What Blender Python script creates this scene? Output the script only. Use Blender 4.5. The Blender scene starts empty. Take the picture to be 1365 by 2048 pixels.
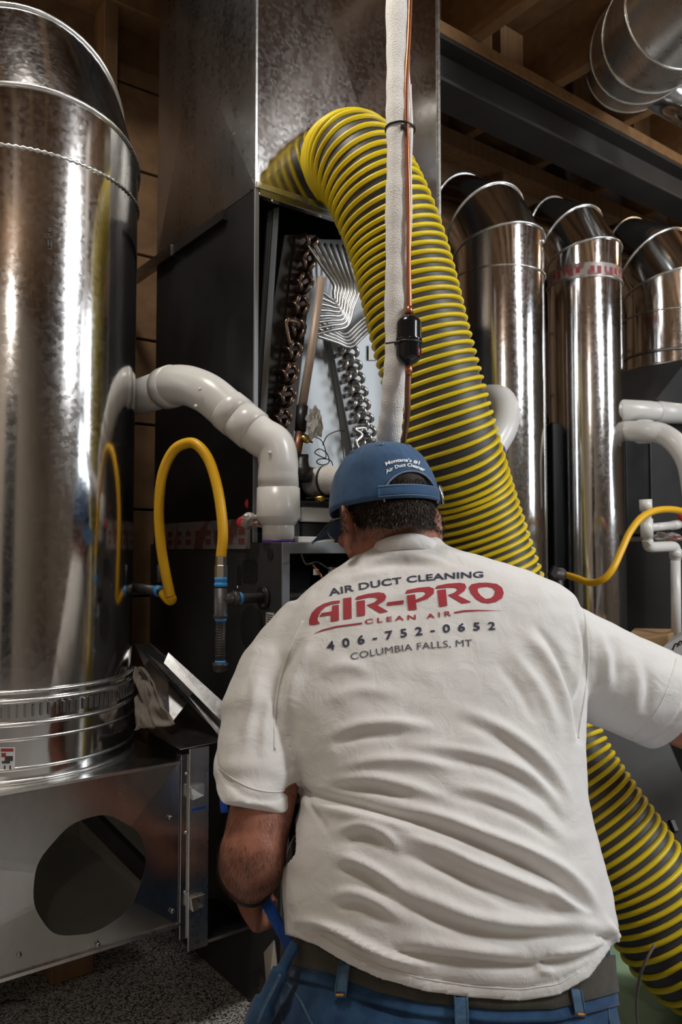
import bpy, bmesh, math, random
import numpy as np
from mathutils import Vector, Matrix, noise
from mathutils.bvhtree import BVHTree
random.seed(7)
np.random.seed(7)
scene = bpy.context.scene
COL = scene.collection
# ------------------------------------------------------------------ camera
FPX, CX, CY, HZ, CAMZ = 1565.0, 682.5, 1024.0, 1100.0, 0.9
PH = math.atan((HZ - CY) / FPX)
CP, SP = math.cos(PH), math.sin(PH)
cam_d = bpy.data.cameras.new('camera')
cam = bpy.data.objects.new('camera', cam_d)
COL.objects.link(cam)
cam.location = (0, 0, CAMZ)
cam.rotation_euler = (math.pi / 2 + PH, 0, 0)
cam_d.sensor_fit = 'VERTICAL'
cam_d.sensor_height = 36.0
cam_d.lens = FPX / 2048.0 * 36.0
cam_d.clip_start = 0.05
cam_d.dof.use_dof = True
cam_d.dof.focus_distance = 1.3
cam_d.dof.aperture_fstop = 7.0
scene.camera = cam
# ------------------------------------------------------------------ world, lights, exposure
world = bpy.data.worlds.new('world')
scene.world = world
world.use_nodes = True
world.node_tree.nodes['Background'].inputs[0].default_value = (0.75, 0.8, 0.9, 1)
world.node_tree.nodes['Background'].inputs[1].default_value = 0.02
scene.view_settings.view_transform = 'Standard'
scene.view_settings.look = 'None'
scene.view_settings.gamma = 1.0
scene.view_settings.use_curve_mapping = False
scene.view_settings.exposure = -0.55
scene.cycles.use_denoising = True
scene.cycles.max_bounces = 8

def area(name, loc, target, sx, sy, power, col):
    d = bpy.data.lights.new(name, 'AREA')
    d.shape = 'RECTANGLE'
    d.size, d.size_y = sx, sy
    d.energy = power
    d.color = col
    o = bpy.data.objects.new(name, d)
    COL.objects.link(o)
    o.location = loc
    o.rotation_euler = (Vector(target) - Vector(loc)).to_track_quat('-Z', 'Y').to_euler()
    return o
def fill_point(name, loc, radius, power, col):  # point lamp, used for the added fill lights
    d = bpy.data.lights.new(name, 'POINT')
    d.energy = power; d.color = col; d.shadow_soft_size = radius
    o = bpy.data.objects.new(name, d); COL.objects.link(o); o.location = loc
    return o
area('ceiling_tube_light', (1.95, 0.55, 2.25), (0.45, 1.3, 0.75), 0.25, 0.9, 52.0, (0.97, 0.985, 1.0))
area('garage_window_light', (3.4, 1.25, 1.8), (-0.6, 1.5, 1.2), 0.7, 1.2, 44.0, (0.86, 0.93, 1.0))
area('floor_fill_light', (-0.42, 1.12, 2.49), (-0.40, 1.22, 0.0), 0.3, 0.3, 18.0, (1.0, 0.95, 0.88))  # added lamp above the view, brightens the speckled floor at left
fill_point('rear_fill_light', (0.3, -2.0, 2.3), 0.07, 34.0, (1.0, 0.93, 0.84))  # added fill behind the camera, lifts rear wall, wood and pipe reflections
fill_point('beam_fill_light', (2.08, 2.92, 2.35), 0.05, 7.0, (1.0, 0.74, 0.48))  # added warm fill out of view, brightens the wood around the beam
fill_point('left_wood_fill_light', (-1.75, 1.0, 2.3), 0.05, 4.0, (1.0, 0.76, 0.5))  # added warm fill out of view, for the upper left boards

# ------------------------------------------------------------------ frame helpers
U = Vector((0.8, 0.6, 0)); V = Vector((-0.6, 0.8, 0)); Z = Vector((0, 0, 1))
O0 = Vector((-0.179, 1.6, 0))

def ray(px, py):
    x = (px - CX) / FPX; y = (CY - py) / FPX
    return Vector((x, CP - y * SP, SP + y * CP))
def P(px, py, Y):
    d = ray(px, py)
    return Vector((d.x * Y / d.y, Y, CAMZ + d.z * Y / d.y))
def proj(p):
    y = p[1] * CP + (p[2] - CAMZ) * SP
    z = -p[1] * SP + (p[2] - CAMZ) * CP
    return CX + FPX * p[0] / y, CY - FPX * z / y
def W(a, b, z):
    p = O0 + U * a + V * b
    return Vector((p.x, p.y, z))
def onplane(px, py, p0, n):
    d = ray(px, py); c = Vector((0, 0, CAMZ))
    return c + d * ((Vector(p0) - c).dot(n) / d.dot(n))
def PB(px, py, b):      # point on the plane b = const (parallel to the row of furnaces)
    return onplane(px, py, W(0, b, 0), V)
def PA(px, py, a):      # point on the plane a = const
    return onplane(px, py, W(a, 0, 0), U)
def ab(p):
    q = Vector(p) - O0
    return q.dot(U), q.dot(V), p[2]

# ------------------------------------------------------------------ materials
MATS = {}
def mat(name, col, rough=0.5, metal=0.0, col2=None, nscale=8.0, ndet=4.0, stretch=(1, 1, 1), bump=0.0, bscale=60.0,
        rvar=0.0, lo=0.35, hi=0.65, spec=0.5, emit=None, alpha=1.0, trans=0.0, sheen=0.0, sss=0.0):
    m = bpy.data.materials.new(name); m.use_nodes = True
    nt = m.node_tree; N = nt.nodes; L = nt.links
    b = N['Principled BSDF']
    b.inputs['Base Color'].default_value = (*col, 1)
    b.inputs['Roughness'].default_value = rough
    b.inputs['Metallic'].default_value = metal
    b.inputs['Specular IOR Level'].default_value = spec
    if trans: b.inputs['Transmission Weight'].default_value = trans
    if sheen: b.inputs['Sheen Weight'].default_value = sheen
    if sss:
        b.inputs['Subsurface Weight'].default_value = sss
        b.inputs['Subsurface Radius'].default_value = (0.01, 0.004, 0.002)
        b.inputs['Subsurface Scale'].default_value = 1.0
    tc = N.new('ShaderNodeTexCoord'); mp = N.new('ShaderNodeMapping')
    mp.inputs['Scale'].default_value = stretch
    L.new(tc.outputs['Object'], mp.inputs['Vector'])
    if col2 is not None or rvar:
        n = N.new('ShaderNodeTexNoise'); n.inputs['Scale'].default_value = nscale; n.inputs['Detail'].default_value = ndet
        L.new(mp.outputs['Vector'], n.inputs['Vector'])
        if col2 is not None:
            r = N.new('ShaderNodeValToRGB')
            r.color_ramp.elements[0].position = lo; r.color_ramp.elements[0].color = (*col, 1)
            r.color_ramp.elements[1].position = hi; r.color_ramp.elements[1].color = (*col2, 1)
            L.new(n.outputs['Fac'], r.inputs['Fac']); L.new(r.outputs['Color'], b.inputs['Base Color'])
        if rvar:
            mr = N.new('ShaderNodeMapRange')
            mr.inputs['From Min'].default_value = 0.3; mr.inputs['From Max'].default_value = 0.7
            mr.inputs['To Min'].default_value = max(0.02, rough - rvar); mr.inputs['To Max'].default_value = rough + rvar
            L.new(n.outputs['Fac'], mr.inputs['Value']); L.new(mr.outputs['Result'], b.inputs['Roughness'])
    if bump:
        n2 = N.new('ShaderNodeTexNoise'); n2.inputs['Scale'].default_value = bscale; n2.inputs['Detail'].default_value = 3
        L.new(mp.outputs['Vector'], n2.inputs['Vector'])
        bp = N.new('ShaderNodeBump'); bp.inputs['Strength'].default_value = bump; bp.inputs['Distance'].default_value = 0.002
        L.new(n2.outputs['Fac'], bp.inputs['Height']); L.new(bp.outputs['Normal'], b.inputs['Normal'])
    MATS[name] = m
    return m

def galv(name, col, rough, spangle=0.06, dent=0.12, scratch=True):
    """galvanised sheet: zinc spangle, soft smears, faint waviness"""
    m = bpy.data.materials.new(name); m.use_nodes = True
    nt = m.node_tree; N = nt.nodes; L = nt.links; b = N['Principled BSDF']
    b.inputs['Metallic'].default_value = 1.0
    tc = N.new('ShaderNodeTexCoord')
    v = N.new('ShaderNodeTexVoronoi'); v.inputs['Scale'].default_value = 130.0
    L.new(tc.outputs['Object'], v.inputs['Vector'])
    sm = N.new('ShaderNodeTexNoise'); sm.inputs['Scale'].default_value = 11.0; sm.inputs['Detail'].default_value = 8.0
    sm.inputs['Roughness'].default_value = 0.65
    mp = N.new('ShaderNodeMapping'); mp.inputs['Scale'].default_value = (1, 1, 0.16)
    L.new(tc.outputs['Object'], mp.inputs['Vector']); L.new(mp.outputs['Vector'], sm.inputs['Vector'])
    sep = N.new('ShaderNodeSeparateColor'); L.new(v.outputs['Color'], sep.inputs['Color'])
    m1 = N.new('ShaderNodeMath'); m1.operation = 'MULTIPLY_ADD'
    m1.inputs[1].default_value = spangle; m1.inputs[2].default_value = rough - spangle * 0.5 - 0.08
    L.new(sep.outputs['Red'], m1.inputs[0])
    m2 = N.new('ShaderNodeMath'); m2.operation = 'MULTIPLY_ADD'; m2.inputs[1].default_value = 0.16
    L.new(sm.outputs['Fac'], m2.inputs[0]); L.new(m1.outputs[0], m2.inputs[2]); L.new(m2.outputs[0], b.inputs['Roughness'])
    r = N.new('ShaderNodeValToRGB')
    r.color_ramp.elements[0].position = 0.3; r.color_ramp.elements[0].color = (col[0] * .8, col[1] * .8, col[2] * .8, 1)
    r.color_ramp.elements[1].position = 0.7; r.color_ramp.elements[1].color = (*[min(1, c * 1.1) for c in col], 1)
    L.new(sm.outputs['Fac'], r.inputs['Fac']); L.new(r.outputs['Color'], b.inputs['Base Color'])
    wv = N.new('ShaderNodeTexNoise'); wv.inputs['Scale'].default_value = 4.0; wv.inputs['Detail'].default_value = 1.0
    L.new(tc.outputs['Object'], wv.inputs['Vector'])
    bp = N.new('ShaderNodeBump'); bp.inputs['Strength'].default_value = dent; bp.inputs['Distance'].default_value = 0.02
    L.new(wv.outputs['Fac'], bp.inputs['Height'])
    L.new(bp.outputs['Normal'], b.inputs['Normal'])
    MATS[name] = m
    return m

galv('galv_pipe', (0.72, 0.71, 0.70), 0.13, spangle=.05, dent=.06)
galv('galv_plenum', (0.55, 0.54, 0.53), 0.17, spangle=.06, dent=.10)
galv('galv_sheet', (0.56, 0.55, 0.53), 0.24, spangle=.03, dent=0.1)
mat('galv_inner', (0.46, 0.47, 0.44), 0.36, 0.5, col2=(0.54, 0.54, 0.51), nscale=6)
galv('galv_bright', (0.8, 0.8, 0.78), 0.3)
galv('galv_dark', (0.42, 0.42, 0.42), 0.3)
mat('black_steel', (0.011, 0.011, 0.012), 0.42, 0.0, col2=(0.02, 0.02, 0.021), nscale=5, rvar=0.08)
mat('furnace_grey', (0.035, 0.035, 0.035), 0.45, 0.0, col2=(0.048, 0.047, 0.046), nscale=6)
mat('furnace_edge', (0.26, 0.28, 0.3), 0.4, 0.3)
mat('interior_black', (0.008, 0.008, 0.008), 0.7)
mat('iron_pipe', (0.055, 0.052, 0.05), 0.45, 0.3, col2=(0.09, 0.08, 0.075), nscale=40, bump=0.2, bscale=200)
mat('pvc', (0.68, 0.66, 0.62), 0.28, 0.0, col2=(0.74, 0.73, 0.7), nscale=5)
mat('pvc_print', (0.35, 0.34, 0.33), 0.5)
mat('pvc_primer', (0.12, 0.05, 0.3), 0.4)
mat('insulation_white', (0.78, 0.75, 0.71), 0.75, 0.0, col2=(0.84, 0.82, 0.79), nscale=14, bump=0.9, bscale=420)
mat('copper', (0.52, 0.2, 0.1), 0.33, 0.85, col2=(0.36, 0.13, 0.07), nscale=18, stretch=(1, 1, 0.3))
mat('copper_dull', (0.3, 0.14, 0.08), 0.45, 0.8, col2=(0.12, 0.07, 0.05), nscale=15)
mat('coil_copper', (0.34, 0.26, 0.21), 0.32, 0.9, col2=(0.22, 0.15, 0.12), nscale=30)
mat('tube_sheet_dark', (0.07, 0.05, 0.042), 0.5, 0.5)
mat('coil_alu', (0.55, 0.54, 0.52), 0.28, 0.95, col2=(0.4, 0.38, 0.36), nscale=40)
mat('coil_plate', (0.33, 0.35, 0.36), 0.42, 0.25, col2=(0.4, 0.42, 0.43), nscale=4)
mat('header_tan', (0.5, 0.4, 0.33), 0.5, 0.2, col2=(0.42, 0.3, 0.23), nscale=12)
mat('coil_fins', (0.05, 0.045, 0.04), 0.5, 0.5)
mat('hose_yellow', (0.78, 0.60, 0.012), 0.36, 0.0, col2=(0.68, 0.5, 0.012), nscale=9, spec=0.4)
mat('hose_black', (0.035, 0.033, 0.031), 0.5, 0.0, col2=(0.055, 0.05, 0.047), nscale=14)
mat('gas_yellow', (0.80, 0.43, 0.004), 0.4)
mat('blue_tape', (0.05, 0.32, 0.75), 0.5)
mat('blue_plastic', (0.02, 0.12, 0.55), 0.4)
mat('blue_bright', (0.01, 0.1, 0.6), 0.45)
mat('chrome', (0.75, 0.75, 0.75), 0.15, 1.0)
mat('nickel', (0.6, 0.58, 0.54), 0.28, 1.0)
mat('black_rubber', (0.012, 0.012, 0.012), 0.4)
mat('drier_black', (0.008, 0.008, 0.009), 0.18)
mat('red_plastic', (0.55, 0.02, 0.03), 0.35)
mat('red_print', (0.3, 0.03, 0.035), 0.55)
mat('red_faded', (0.16, 0.045, 0.045), 0.6)
mat('label_white', (0.62, 0.61, 0.58), 0.6)
mat('tape_foil', (0.33, 0.3, 0.28), 0.4, 0.4, col2=(0.2, 0.1, 0.09), nscale=26, ndet=2, stretch=(1, 1, 0.5), lo=0.5, hi=0.56)
mat('brass', (0.62, 0.42, 0.12), 0.3, 1.0)
mat('green_paint', (0.28, 0.42, 0.24), 0.45, 0.0, col2=(0.36, 0.5, 0.3), nscale=3)
mat('cardboard', (0.36, 0.22, 0.1), 0.8, col2=(0.3, 0.18, 0.08), nscale=12)
mat('paper_grey', (0.5, 0.5, 0.52), 0.6, col2=(0.6, 0.6, 0.62), nscale=7)
mat('cord', (0.18, 0.15, 0.12), 0.6)
mat('plastic_film', (0.75, 0.72, 0.68), 0.12, 0.0, trans=0.55, bump=1.0, bscale=70)
mat('rag', (0.16, 0.14, 0.115), 0.85, col2=(0.23, 0.2, 0.17), nscale=9)
mat('steel_paint', (0.05, 0.05, 0.05), 0.55, 0.1, col2=(0.038, 0.037, 0.036), nscale=6)
mat('tan_wall', (0.66, 0.59, 0.5), 0.75, col2=(0.6, 0.53, 0.45), nscale=1.5)
mat('dark_wall', (0.10, 0.075, 0.055), 0.8, col2=(0.07, 0.05, 0.038), nscale=4)
def wood(name, c1, c2, stretch):
    return mat(name, c1, 0.65, 0.0, col2=c2, nscale=7, ndet=8, stretch=stretch, lo=0.3, hi=0.75, bump=0.35, bscale=40)
wood('wood_joist', (0.33, 0.18, 0.075), (0.21, 0.11, 0.045), (6, 1, 6))
wood('wood_deck', (0.30, 0.17, 0.08), (0.16, 0.085, 0.04), (2, 2, 2))
wood('wood_stud', (0.36, 0.21, 0.1), (0.22, 0.12, 0.055), (6, 6, 0.6))
# speckled epoxy floor
def floor_mat():
    m = bpy.data.materials.new('epoxy_flake'); m.use_nodes = True
    N = m.node_tree.nodes; L = m.node_tree.links; b = N['Principled BSDF']
    tc = N.new('ShaderNodeTexCoord')
    v = N.new('ShaderNodeTexVoronoi'); v.inputs['Scale'].default_value = 330.0
    L.new(tc.outputs['Object'], v.inputs['Vector'])
    sep = N.new('ShaderNodeSeparateColor'); L.new(v.outputs['Color'], sep.inputs['Color'])
    r = N.new('ShaderNodeValToRGB'); r.color_ramp.interpolation = 'CONSTANT'
    e = r.color_ramp.elements
    e[0].position = 0; e[0].color = (0.05, 0.05, 0.053, 1)
    e[1].position = 0.24; e[1].color = (0.42, 0.41, 0.4, 1)
    for pos, c in ((0.5, (0.68, 0.67, 0.65, 1)), (0.74, (0.88, 0.87, 0.85, 1)), (0.93, (0.08, 0.08, 0.085, 1))):
        q = e.new(pos); q.color = c
    L.new(sep.outputs['Red'], r.inputs['Fac'])
    n = N.new('ShaderNodeTexNoise'); n.inputs['Scale'].default_value = 2.2; n.inputs['Detail'].default_value = 5
    L.new(tc.outputs['Object'], n.inputs['Vector'])
    mr = N.new('ShaderNodeMapRange'); mr.inputs['From Min'].default_value = .35; mr.inputs['From Max'].default_value = .7
    mr.inputs['To Min'].default_value = 0.0; mr.inputs['To Max'].default_value = 0.2
    L.new(n.outputs['Fac'], mr.inputs['Value'])
    mx = N.new('ShaderNodeMixRGB'); mx.inputs['Color2'].default_value = (0.16, 0.12, 0.08, 1)
    L.new(mr.outputs['Result'], mx.inputs['Fac']); L.new(r.outputs['Color'], mx.inputs['Color1'])
    L.new(mx.outputs['Color'], b.inputs['Base Color'])
    b.inputs['Roughness'].default_value = 0.32
    MATS['epoxy_flake'] = m
floor_mat()

# ------------------------------------------------------------------ object helpers
ORG = {}
def mk(name, vf, m, parent=None, smooth=True, kind=None, org=None):
    verts, faces = vf
    vs = [Vector(v) for v in verts]
    if parent is None:
        xs = [v.x for v in vs]; ys = [v.y for v in vs]; zs = [v.z for v in vs]
        L = Vector(((min(xs) + max(xs)) / 2, (min(ys) + max(ys)) / 2, min(zs))) if org is None else Vector(org)
    else:
        L = ORG[parent.name]
    me = bpy.data.meshes.new(name)
    me.from_pydata([tuple(v - L) for v in vs], [], faces)
    me.update()
    if smooth:
        me.polygons.foreach_set('use_smooth', [True] * len(me.polygons))
    if m is not None:
        me.materials.append(MATS[m] if isinstance(m, str) else m)
    o = bpy.data.objects.new(name, me)
    COL.objects.link(o)
    if parent is None:
        o.location = L
    else:
        o.parent = parent
    ORG[o.name] = L
    if kind: o['kind'] = kind
    return o
def thing(name, label, cat, loc, group=None):
    o = bpy.data.objects.new(name, None)
    o.empty_display_size = 0.05
    COL.objects.link(o)
    o.location = loc
    ORG[o.name] = Vector(loc)
    o['label'] = label; o['category'] = cat
    if group: o['group'] = group
    return o
def tag(o, label, cat, group=None):
    o['label'] = label; o['category'] = cat
    if group: o['group'] = group
    return o
def merge(*vfs):
    V_, F_ = [], []
    for v, f in vfs:
        k = len(V_)
        V_ += [Vector(q) for q in v]
        F_ += [tuple(i + k for i in g) for g in f]
    return V_, F_
def catmull(pts, n=8, closed=False):
    pts = [Vector(p) for p in pts]
    out = []
    m = len(pts)
    rng = range(m if closed else m - 1)
    for i in rng:
        if closed:
            p0, p1, p2, p3 = pts[(i - 1) % m], pts[i], pts[(i + 1) % m], pts[(i + 2) % m]
        else:
            p1, p2 = pts[i], pts[i + 1]
            p0 = pts[i - 1] if i > 0 else p1 * 2 - p2
            p3 = pts[i + 2] if i + 2 < m else p2 * 2 - p1
        for k in range(n):
            t = k / n
            out.append(0.5 * ((2 * p1) + (p2 - p0) * t + (2 * p0 - 5 * p1 + 4 * p2 - p3) * t * t + (3 * p1 - p0 - 3 * p2 + p3) * t ** 3))
    if not closed: out.append(pts[-1])
    return out
def frames(pts, closed=False):
    T = []
    n = len(pts)
    for i in range(n):
        if closed: t = pts[(i + 1) % n] - pts[(i - 1) % n]
        else: t = pts[min(i + 1, n - 1)] - pts[max(i - 1, 0)]
        T.append(t.normalized())
    ref = Vector((0, 0, 1)) if abs(T[0].z) < 0.9 else Vector((1, 0, 0))
    N = [(ref - T[0] * ref.dot(T[0])).normalized()]
    for i in range(1, n):
        q = N[-1] - T[i] * N[-1].dot(T[i])
        N.append(q.normalized())
    return T, N, [T[i].cross(N[i]) for i in range(n)]
def tube(pts, r, n=12, caps=True, closed=False, flat=1.0):
    pts = [Vector(p) for p in pts]
    T, N, B = frames(pts, closed)
    vs, fs = [], []
    m = len(pts)
    for i in range(m):
        ri = r[i] if hasattr(r, '__len__') else r
        for k in range(n):
            a = 2 * math.pi * k / n
            vs.append(pts[i] + N[i] * (math.cos(a) * ri) + B[i] * (math.sin(a) * ri * flat))
    for i in range(m if closed else m - 1):
        for k in range(n):
            j = (i + 1) % m
            fs.append((i * n + k, i * n + (k + 1) % n, j * n + (k + 1) % n, j * n + k))
    if caps and not closed:
        fs.append(tuple(reversed(range(n))))
        fs.append(tuple((m - 1) * n + k for k in range(n)))
    return vs, fs
def stub(p0, p1, r, n=20, r1=None, bev=0.0):
    """solid rod between two points; with bev its ends are chamfered"""
    p0, p1 = Vector(p0), Vector(p1); r1 = r if r1 is None else r1
    if not bev: return tube([p0, p1], [r, r1], n)
    d = (p1 - p0).normalized()
    return tube([p0, p0 + d * bev, p1 - d * bev, p1], [r - bev, r, r1, r1 - bev], n)
def lathe(base, axis, prof, n=24, caps=True):
    """prof: list of (distance along axis, radius)"""
    base = Vector(base); axis = Vector(axis).normalized()
    ref = Vector((0, 0, 1)) if abs(axis.z) < .9 else Vector((1, 0, 0))
    x = (ref - axis * ref.dot(axis)).normalized(); y = axis.cross(x)
    vs, fs = [], []
    for t, r in prof:
        for k in range(n):
            a = 2 * math.pi * k / n
            vs.append(base + axis * t + x * (r * math.cos(a)) + y * (r * math.sin(a)))
    for i in range(len(prof) - 1):
        for k in range(n):
            fs.append((i * n + k, i * n + (k + 1) % n, (i + 1) * n + (k + 1) % n, (i + 1) * n + k))
    if caps:
        fs.append(tuple(reversed(range(n)))); fs.append(tuple((len(prof) - 1) * n + k for k in range(n)))
    return vs, fs
def hexa(c8):
    """c8: bottom 4 (ccw) + top 4"""
    return [Vector(c) for c in c8], [(3, 2, 1, 0), (4, 5, 6, 7), (0, 1, 5, 4), (1, 2, 6, 5), (2, 3, 7, 6), (3, 0, 4, 7)]
def bevel(vf, w, seg=1):
    bm = bmesh.new()
    vs = [bm.verts.new(v) for v in vf[0]]
    for f in vf[1]: bm.faces.new([vs[i] for i in f])
    bmesh.ops.recalc_face_normals(bm, faces=bm.faces)
    bmesh.ops.bevel(bm, geom=list(bm.edges), offset=w, segments=seg, profile=0.5, affect='EDGES')
    bm.verts.index_update()
    out = [v.co.copy() for v in bm.verts], [tuple(v.index for v in f.verts) for f in bm.faces]
    bm.free()
    return out
def boxv(a0, a1, b0, b1, z0, z1, bev=0.0):
    vf = hexa([W(a0, b0, z0), W(a1, b0, z0), W(a1, b1, z0), W(a0, b1, z0), W(a0, b0, z1), W(a1, b0, z1), W(a1, b1, z1), W(a0, b1, z1)])
    return bevel(vf, bev) if bev else vf
def boxw(x0, x1, y0, y1, z0, z1, bev=0.0):
    vf = hexa([(x0, y0, z0), (x1, y0, z0), (x1, y1, z0), (x0, y1, z0), (x0, y0, z1), (x1, y0, z1), (x1, y1, z1), (x0, y1, z1)])
    return bevel(vf, bev) if bev else vf
def bar(p0, p1, w, h, up=Z, bev=0.0):
    """rectangular bar from p0 to p1, w across, h along up"""
    p0, p1 = Vector(p0), Vector(p1); d = (p1 - p0).normalized()
    s = d.cross(Vector(up)).normalized(); u = s.cross(d).normalized()
    c = [p0 - s * w / 2 - u * h / 2, p0 + s * w / 2 - u * h / 2, p1 + s * w / 2 - u * h / 2, p1 - s * w / 2 - u * h / 2]
    vf = hexa(c + [q + u * h for q in c])
    return bevel(vf, bev) if bev else vf
def slab(quad, thick, nrm=None, bev=0.0):
    """a sheet with thickness, quad given in order, thickness away along nrm"""
    q = [Vector(p) for p in quad]
    n = (q[1] - q[0]).cross(q[3] - q[0]).normalized() if nrm is None else Vector(nrm).normalized()
    vf = hexa(q + [p + n * thick for p in q])
    return bevel(vf, bev) if bev else vf
def miter_rings(pts, r, n=48):
    pts = [Vector(p) for p in pts]
    D = [(pts[i + 1] - pts[i]).normalized() for i in range(len(pts) - 1)]
    ref = V if abs(D[0].dot(V)) < .9 else U
    x = (ref - D[0] * ref.dot(D[0])).normalized(); y = D[0].cross(x)
    ring = [pts[0] + x * (r * math.cos(2 * math.pi * k / n)) + y * (r * math.sin(2 * math.pi * k / n)) for k in range(n)]
    out = [ring]
    for i in range(1, len(pts)):
        nn = D[i - 1] if i == len(pts) - 1 else (D[i - 1] + D[i]).normalized()
        d = D[i - 1]
        ring = [p + d * ((pts[i] - p).dot(nn) / d.dot(nn)) for p in ring]
        out.append(ring)
    return out
def shell(r0, r1):
    n = len(r0)
    return list(r0) + list(r1), [(k, (k + 1) % n, n + (k + 1) % n, n + k) for k in range(n)]
def ringbead(ring, r, n=6, out=0.0):
    c = sum((Vector(p) for p in ring), Vector()) / len(ring)
    return tube([p + (p - c).normalized() * out for p in ring], r, n, closed=True)
def hring(c, z, r, n=64):
    return [Vector((c[0] + r * math.cos(2 * math.pi * k / n), c[1] + r * math.sin(2 * math.pi * k / n), z)) for k in range(n)]
def screw(p, nrm, parent, r=0.004, m='nickel', name='screw'):
    return mk(name, lathe(p, nrm, [(0, r), (r * .5, r), (r * .8, r * .6)], 8), m, parent)
# ================================================================== THE SETTING
CEIL = 2.75
fl = mk('floor', ([(-2.2, -3.2, 0), (5.2, -3.2, 0), (5.2, 6.5, 0), (-2.2, 6.5, 0)], [(0, 1, 2, 3)]), 'epoxy_flake', smooth=False, kind='structure')
ce = mk('ceiling', ([(-2.2, -3.2, CEIL), (-2.2, 6.5, CEIL), (5.2, 6.5, CEIL), (5.2, -3.2, CEIL)], [(0, 1, 2, 3)]), 'wood_deck', smooth=False, kind='structure')
mk('wall_rear', boxw(-2.2, 5.2, -3.25, -3.2, 0, CEIL), 'tan_wall', smooth=False, kind='structure')
mk('wall_left', boxw(-2.25, -2.2, -3.2, 3.6, 0, CEIL), 'tan_wall', smooth=False, kind='structure')
mk('wall_right', boxw(5.2, 5.25, -3.2, 6.5, 0, CEIL), 'tan_wall', smooth=False, kind='structure')
wb = mk('wall_back', boxv(-2.3, 5.6, 0.80, 0.85, 0, CEIL), 'dark_wall', smooth=False, kind='structure')
# door of the wall behind the photographer (it shows as a dark streak in the shiny pipes)
dr = mk('door_1', boxw(0.35, 1.2, -3.2, -3.15, 0, 2.05), 'black_steel', smooth=False, kind='structure')
mk('door_handle', stub((1.12, -3.15, 1.0), (1.12, -3.08, 1.0), 0.02), 'nickel', dr)
# wall boards between the studs, and studs
for i in range(11):
    z0 = 0.02 + i * 0.25
    mk('board', boxv(-2.2, 1.9, 0.775, 0.80, z0, z0 + 0.243, 0.002), 'wood_deck', wb, smooth=False)
for i in range(10):
    a = -1.72 + i * 0.41
    mk('stud', boxv(a, a + 0.04, 0.69, 0.775, 0.0, 2.43, 0.002), 'wood_stud', wb, smooth=False)
mk('top_plate', boxv(-2.2, 4.2, 0.68, 0.775, 2.43, 2.50, 0.002), 'wood_stud', wb, smooth=False)
# ceiling joists across the room
for i in range(14):
    a = -1.9 + i * 0.405
    mk('joist', boxv(a, a + 0.042, -2.3, 0.80, 2.502, 2.75, 0.002), 'wood_joist', ce, smooth=False)
for i in range(6):
    a = 0.37 + i * 0.405
    mk('blocking', boxv(a - 0.363, a - 0.002, 0.40, 0.44, 2.51, 2.745), 'wood_stud', ce, smooth=False)
# steel beam
ib = thing('steel_beam', 'dark grey steel I-beam running under the wooden ceiling joists', 'beam', W(1.5, 0.33, 2.3))
mk('bottom_flange', boxv(-1.2, 4.0, 0.265, 0.395, 2.318, 2.330, 0.002), 'steel_paint', ib, smooth=False)
mk('web', boxv(-1.2, 4.0, 0.325, 0.335, 2.330, 2.448), 'steel_paint', ib, smooth=False)
mk('top_flange', boxv(-1.2, 4.0, 0.265, 0.395, 2.448, 2.460, 0.002), 'steel_paint', ib, smooth=False)
mk('wood_nailer', boxv(-1.2, 4.0, 0.262, 0.398, 2.4605, 2.5, 0.002), 'wood_joist', ib, smooth=False)

# ================================================================== ROUND PIPES WITH GORED ELBOWS
def round_pipe(name, label, a, b, r, z0, zE, Rb, pieces, tail, matn='galv_pipe', seam=None, group=None, base_rings=()):
    c = W(a, b, 0)
    t = thing(name, label, 'duct pipe', W(a, b, z0), group)
    joints = {3: (22.5, 67.5), 4: (15, 45, 75)}[pieces]
    half = {3: 22.5, 4: 15}[pieces]
    cc = c + V * Rb
    pts = [W(a, b, z0), W(a, b, zE - 0.09), W(a, b, zE)]
    R = Rb / math.cos(math.radians(half))
    for th in joints:
        th = math.radians(th)
        p = cc - V * (R * math.cos(th)); p.z = zE + R * math.sin(th)
        pts.append(p)
    e = cc + V * tail; e.z = zE + Rb
    pts.append(e)
    rings = miter_rings(pts, r, 64)
    mk('pipe_body', shell(rings[0], rings[1]), matn, t)
    mk('collar', shell(rings[1], rings[2]), matn, t)
    for i in range(2, len(rings) - 1):
        mk('elbow_gore', shell(rings[i], rings[i + 1]), matn, t)
        if i > 2: mk('rim', ringbead(rings[i], 0.0045, 6, 0.001), 'galv_bright', t)
    # crimped seam: a row of small beads
    z = zE - 0.09 if seam is None else seam
    ring = hring(c, z, r + 0.001, 240)
    vs, fs = tube(ring, [0.0042 if k % 2 else 0.0014 for k in range(240)], 5, closed=True)
    mk('crimp_seam', (vs, fs), 'galv_bright', t)
    # long lock seam on the far side and rivets
    sp = c + (V * 0.5 + U * 0.85).normalized() * (r + 0.001)
    mk('lock_seam', bar((sp.x, sp.y, z0), (sp.x, sp.y, zE - .1), 0.012, 0.004, (V * .5 + U * .85)), matn, t, smooth=False)
    return t
p1 = round_pipe('return_pipe', 'large shiny galvanised return pipe standing on the low duct box at left edge', -0.397, 0.262, 0.229, 0.497, 1.60, 0.26, 4, 0.15, seam=1.615)
c1 = W(-0.397, 0.262, 0)
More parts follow.
